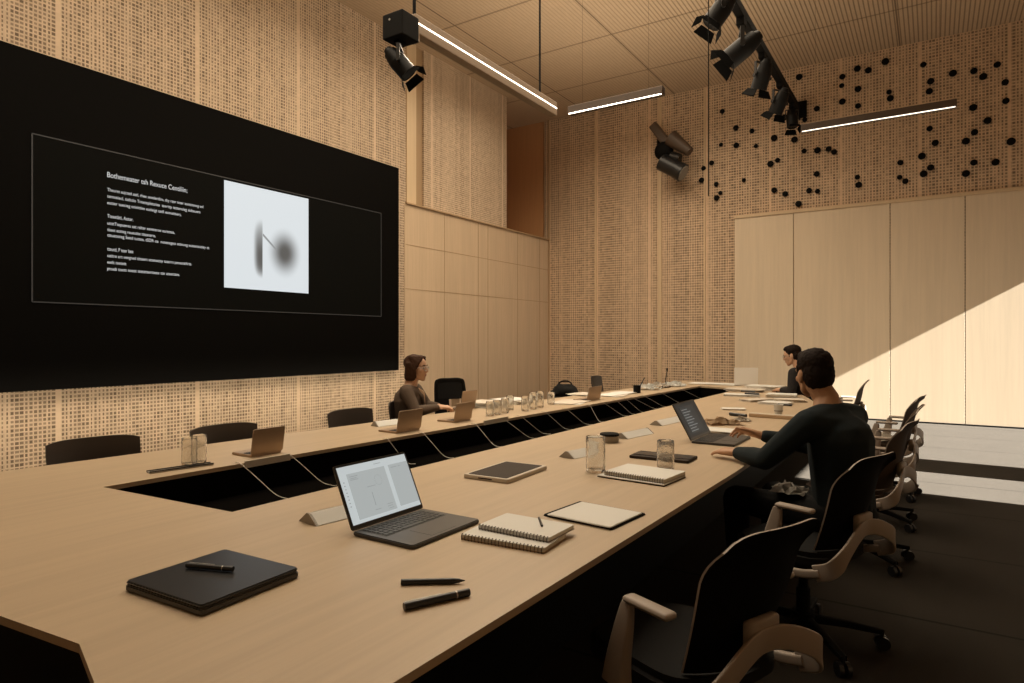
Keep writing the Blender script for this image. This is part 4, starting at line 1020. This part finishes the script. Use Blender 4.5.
for lab, y, aim, k in (('theatre spotlight on the track cut by the top of the frame', 7.55, (-.5, -.3, -.8), .85), ('large theatre spotlight on the track with bright rim', 8.55, (-.75, -.25, -.6), 1.0),
                       ('theatre spotlight in the middle of the track, aimed down', 9.75, (-.35, .2, -.9), .85), ('theatre spotlight close to the back wall end of the track', 11.0, (-.45, .3, -.8), .82), ('last theatre spotlight at the wall end of the track', 12.1, (.1, -.2, -.95), .7)):
    spot(lab, (TX, y, TZ2 - .05), aim, k)
c = AX(709, 15, -2.06)
b = NB(); cyl(b, (0, 0, 0), (0, 0, 5.4 - 2.95), .006, None, 8); o = obj('hanging_cable', b, M['black'], None, (-2.06, 7.10, 2.95)); 
b = NB(); box(b, (0, 0, 2.52), (.03, .03, .16)); cyl(b, (0, 0, 0), (0, 0, 2.45), .006, None, 8)
bpy.data.objects.remove(o); tag(obj('hanging_cable', b, M['black'], None, (-2.06, 7.10, 2.95)), 'thin black cable hanging straight down from the lighting track', 'cable')
# wall mounted lamp on the back wall batten
q = AY(668, 150, YB - .02)
t = thing('wall_spotlight', 'black jointed spotlight bracketed to the batten of the woven back wall', 'spotlight', (q.x, YB, q.z)); 
def loc(px, py, dy): 
    v = AY(px, py, YB - dy); return v - Vector((q.x, YB, q.z))
b = NB(); box(b, (-.15, -.035, .10), (.14, .06, .30), None, .01); bar(b, (-.15, -.04, .05), loc(663, 150, .30), .05, .05); obj('bracket', b, M['black'], t)
b = NB(); p0, p1 = loc(653, 125, .30), loc(669, 146, .30); bar(b, p0, p1, .17, .17, .03); obj('arm', b, M['fixture_dark'], t)
b = NB(); b2 = NB(); p0, p1 = loc(671, 138, .40), loc(690, 152, .40); cyl(b, p0, p1, .16, .09, 16); obj('snoot', b, M['fixture_dark'], t, None, True, 40)
b = NB(); ell(b, loc(664, 151, .32), (.19, .15, .19)); obj('joint', b, M['black'], t, None, True)
b = NB(); p0, p1 = loc(662, 162, .42), loc(683, 173, .42); cyl(b, p0, p1, .17, .16, 20); cyl(b, p0.lerp(p1, .75), p1, .17, .18, 20); lb = obj('lamp_body', b, M['black_gloss'], t, None, True, 40)
b = NB(); cyl(b, p1, p1 + (p1 - p0).normalized() * .02, .15, .15, 20); obj('lens', b, M['grey_cover'], lb, None, True, 40)
b = NB(); p0, p1 = loc(671, 157, .36), loc(680, 159, .36); cyl(b, p0, p1, .11, .10, 16); obj('tail', b, M['dark_metal'], t, None, True, 40)

# black round pegs scattered on the back wall
dots = [(347,233,9),(116,336,7),(289,336,9),(303,355,9),(364,361,7),(400,328,8),(157,386,8),(205,395,7),(272,416,9),(333,421,9),(158,438,8),(112,436,6),(217,440,6),(362,455,7),(402,453,9),(436,449,8),(452,458,8),(282,483,7),(261,494,9),(84,491,7),(60,507,7),(54,543,8),(98,555,7),(110,581,6),(99,596,8),(181,543,6),(400,524,8),(272,573,8),(305,584,8),(377,574,8),(402,576,7),(345,614,9),(477,232,8),(475,259,7),(522,208,9),(555,213,9),(606,187,10),(524,269,9),(477,307,9),(524,320,8),(617,278,7),(621,297,9),(720,196,8),(742,246,9),(738,276,9),(809,222,10),(872,215,9),(900,232,10),(942,196,9),(966,249,9),(968,305,9),(870,325,10),(913,364,10),(874,399,9),(848,426,10),(756,431,9),(739,388,8),(984,427,11),(872,490,9),(937,489,10),(848,523,10),(716,471,10),(742,505,9),(721,524,10),(651,490,8),(649,534,7),(666,546,8),(522,534,7),(526,557,9)]
pegs = None
for cx, cy, rr in dots:
    v = AY(684 + cx / 3.009, cy / 3.009, YB); rad = rr / 3.009 / F * (v.y * CY - v.x * SY) * 1.02
    if pegs is None:
        b = NB(); lathe(b, [(.62, 0), (.62, -.35), (1.0, -.36), (1.0, -.62), (.85, -.75), (.4, -.80)], 20)
        bmesh.ops.transform(b, matrix=Matrix.Rotation(-PI / 2, 4, 'X'), verts=b.verts)
        pegs = obj('wall_peg', b, M['black'], None, None, True, 40); tag(pegs, 'black round peg scattered on the woven upper back wall', 'wall peg', 'black round pegs scattered on the back wall'); o = pegs
    else:
        o = pegs.copy(); COL.objects.link(o)
    o.location = v; o.scale = (rad,) * 3

# ------------------------------------------------------------------ light
sun = bpy.data.lights.new('sun', 'SUN'); so = bpy.data.objects.new('sun', sun); COL.objects.link(so)
sun.energy = 88; sun.angle = R(.5); sun.color = (1, .975, .90)
so.rotation_euler = Vector((-1, .037, -.6)).to_track_quat('-Z', 'Y').to_euler(); so.location = (8, 5, 6)
def area(name, loc, size, energy, col=(1, .80, .56), rot=(0, 0, 0), spread=180):
    l = bpy.data.lights.new(name, 'AREA'); l.shape = 'RECTANGLE'; l.size, l.size_y = size; l.energy = energy; l.color = col; l.spread = R(spread)
    o = bpy.data.objects.new(name, l); COL.objects.link(o); o.location = loc; o.rotation_euler = rot; return o
area('added overhead fill', (-4.0, 5.6, 6.2), (4.5, 10.5), 500, (1, .84, .63), (0, 0, 0), 150)  # added fill panel under the ceiling, not a fixture of the room
area('added ceiling fill', (-3.6, 6.0, 4.45), (4.0, 8.5), 125, (1, .84, .63), (PI, 0, 0))  # added upward fill to lift the ceiling, far broader than the pendants
area('pendant glow', (-4.0, 5.8, 4.15), (.1, 2.6), 45, (1, .84, .62))
area('added low wall fill', (XL + .55, 4.6, .87), (.12, 7.0), 20, (1, .85, .64), (0, R(38), 0))  # added fill to brighten the wall below the display, not a real strip
w = bpy.data.worlds.new('world'); S.world = w; w.use_nodes = True
w.node_tree.nodes['Background'].inputs[0].default_value = (1, .92, .82, 1); w.node_tree.nodes['Background'].inputs[1].default_value = .25
S.view_settings.view_transform = 'Standard'; S.view_settings.look = 'None'; S.view_settings.exposure = 0
S.cycles.max_bounces = 10; S.cycles.diffuse_bounces = 5; S.cycles.transmission_bounces = 10; S.cycles.sample_clamp_indirect = 4
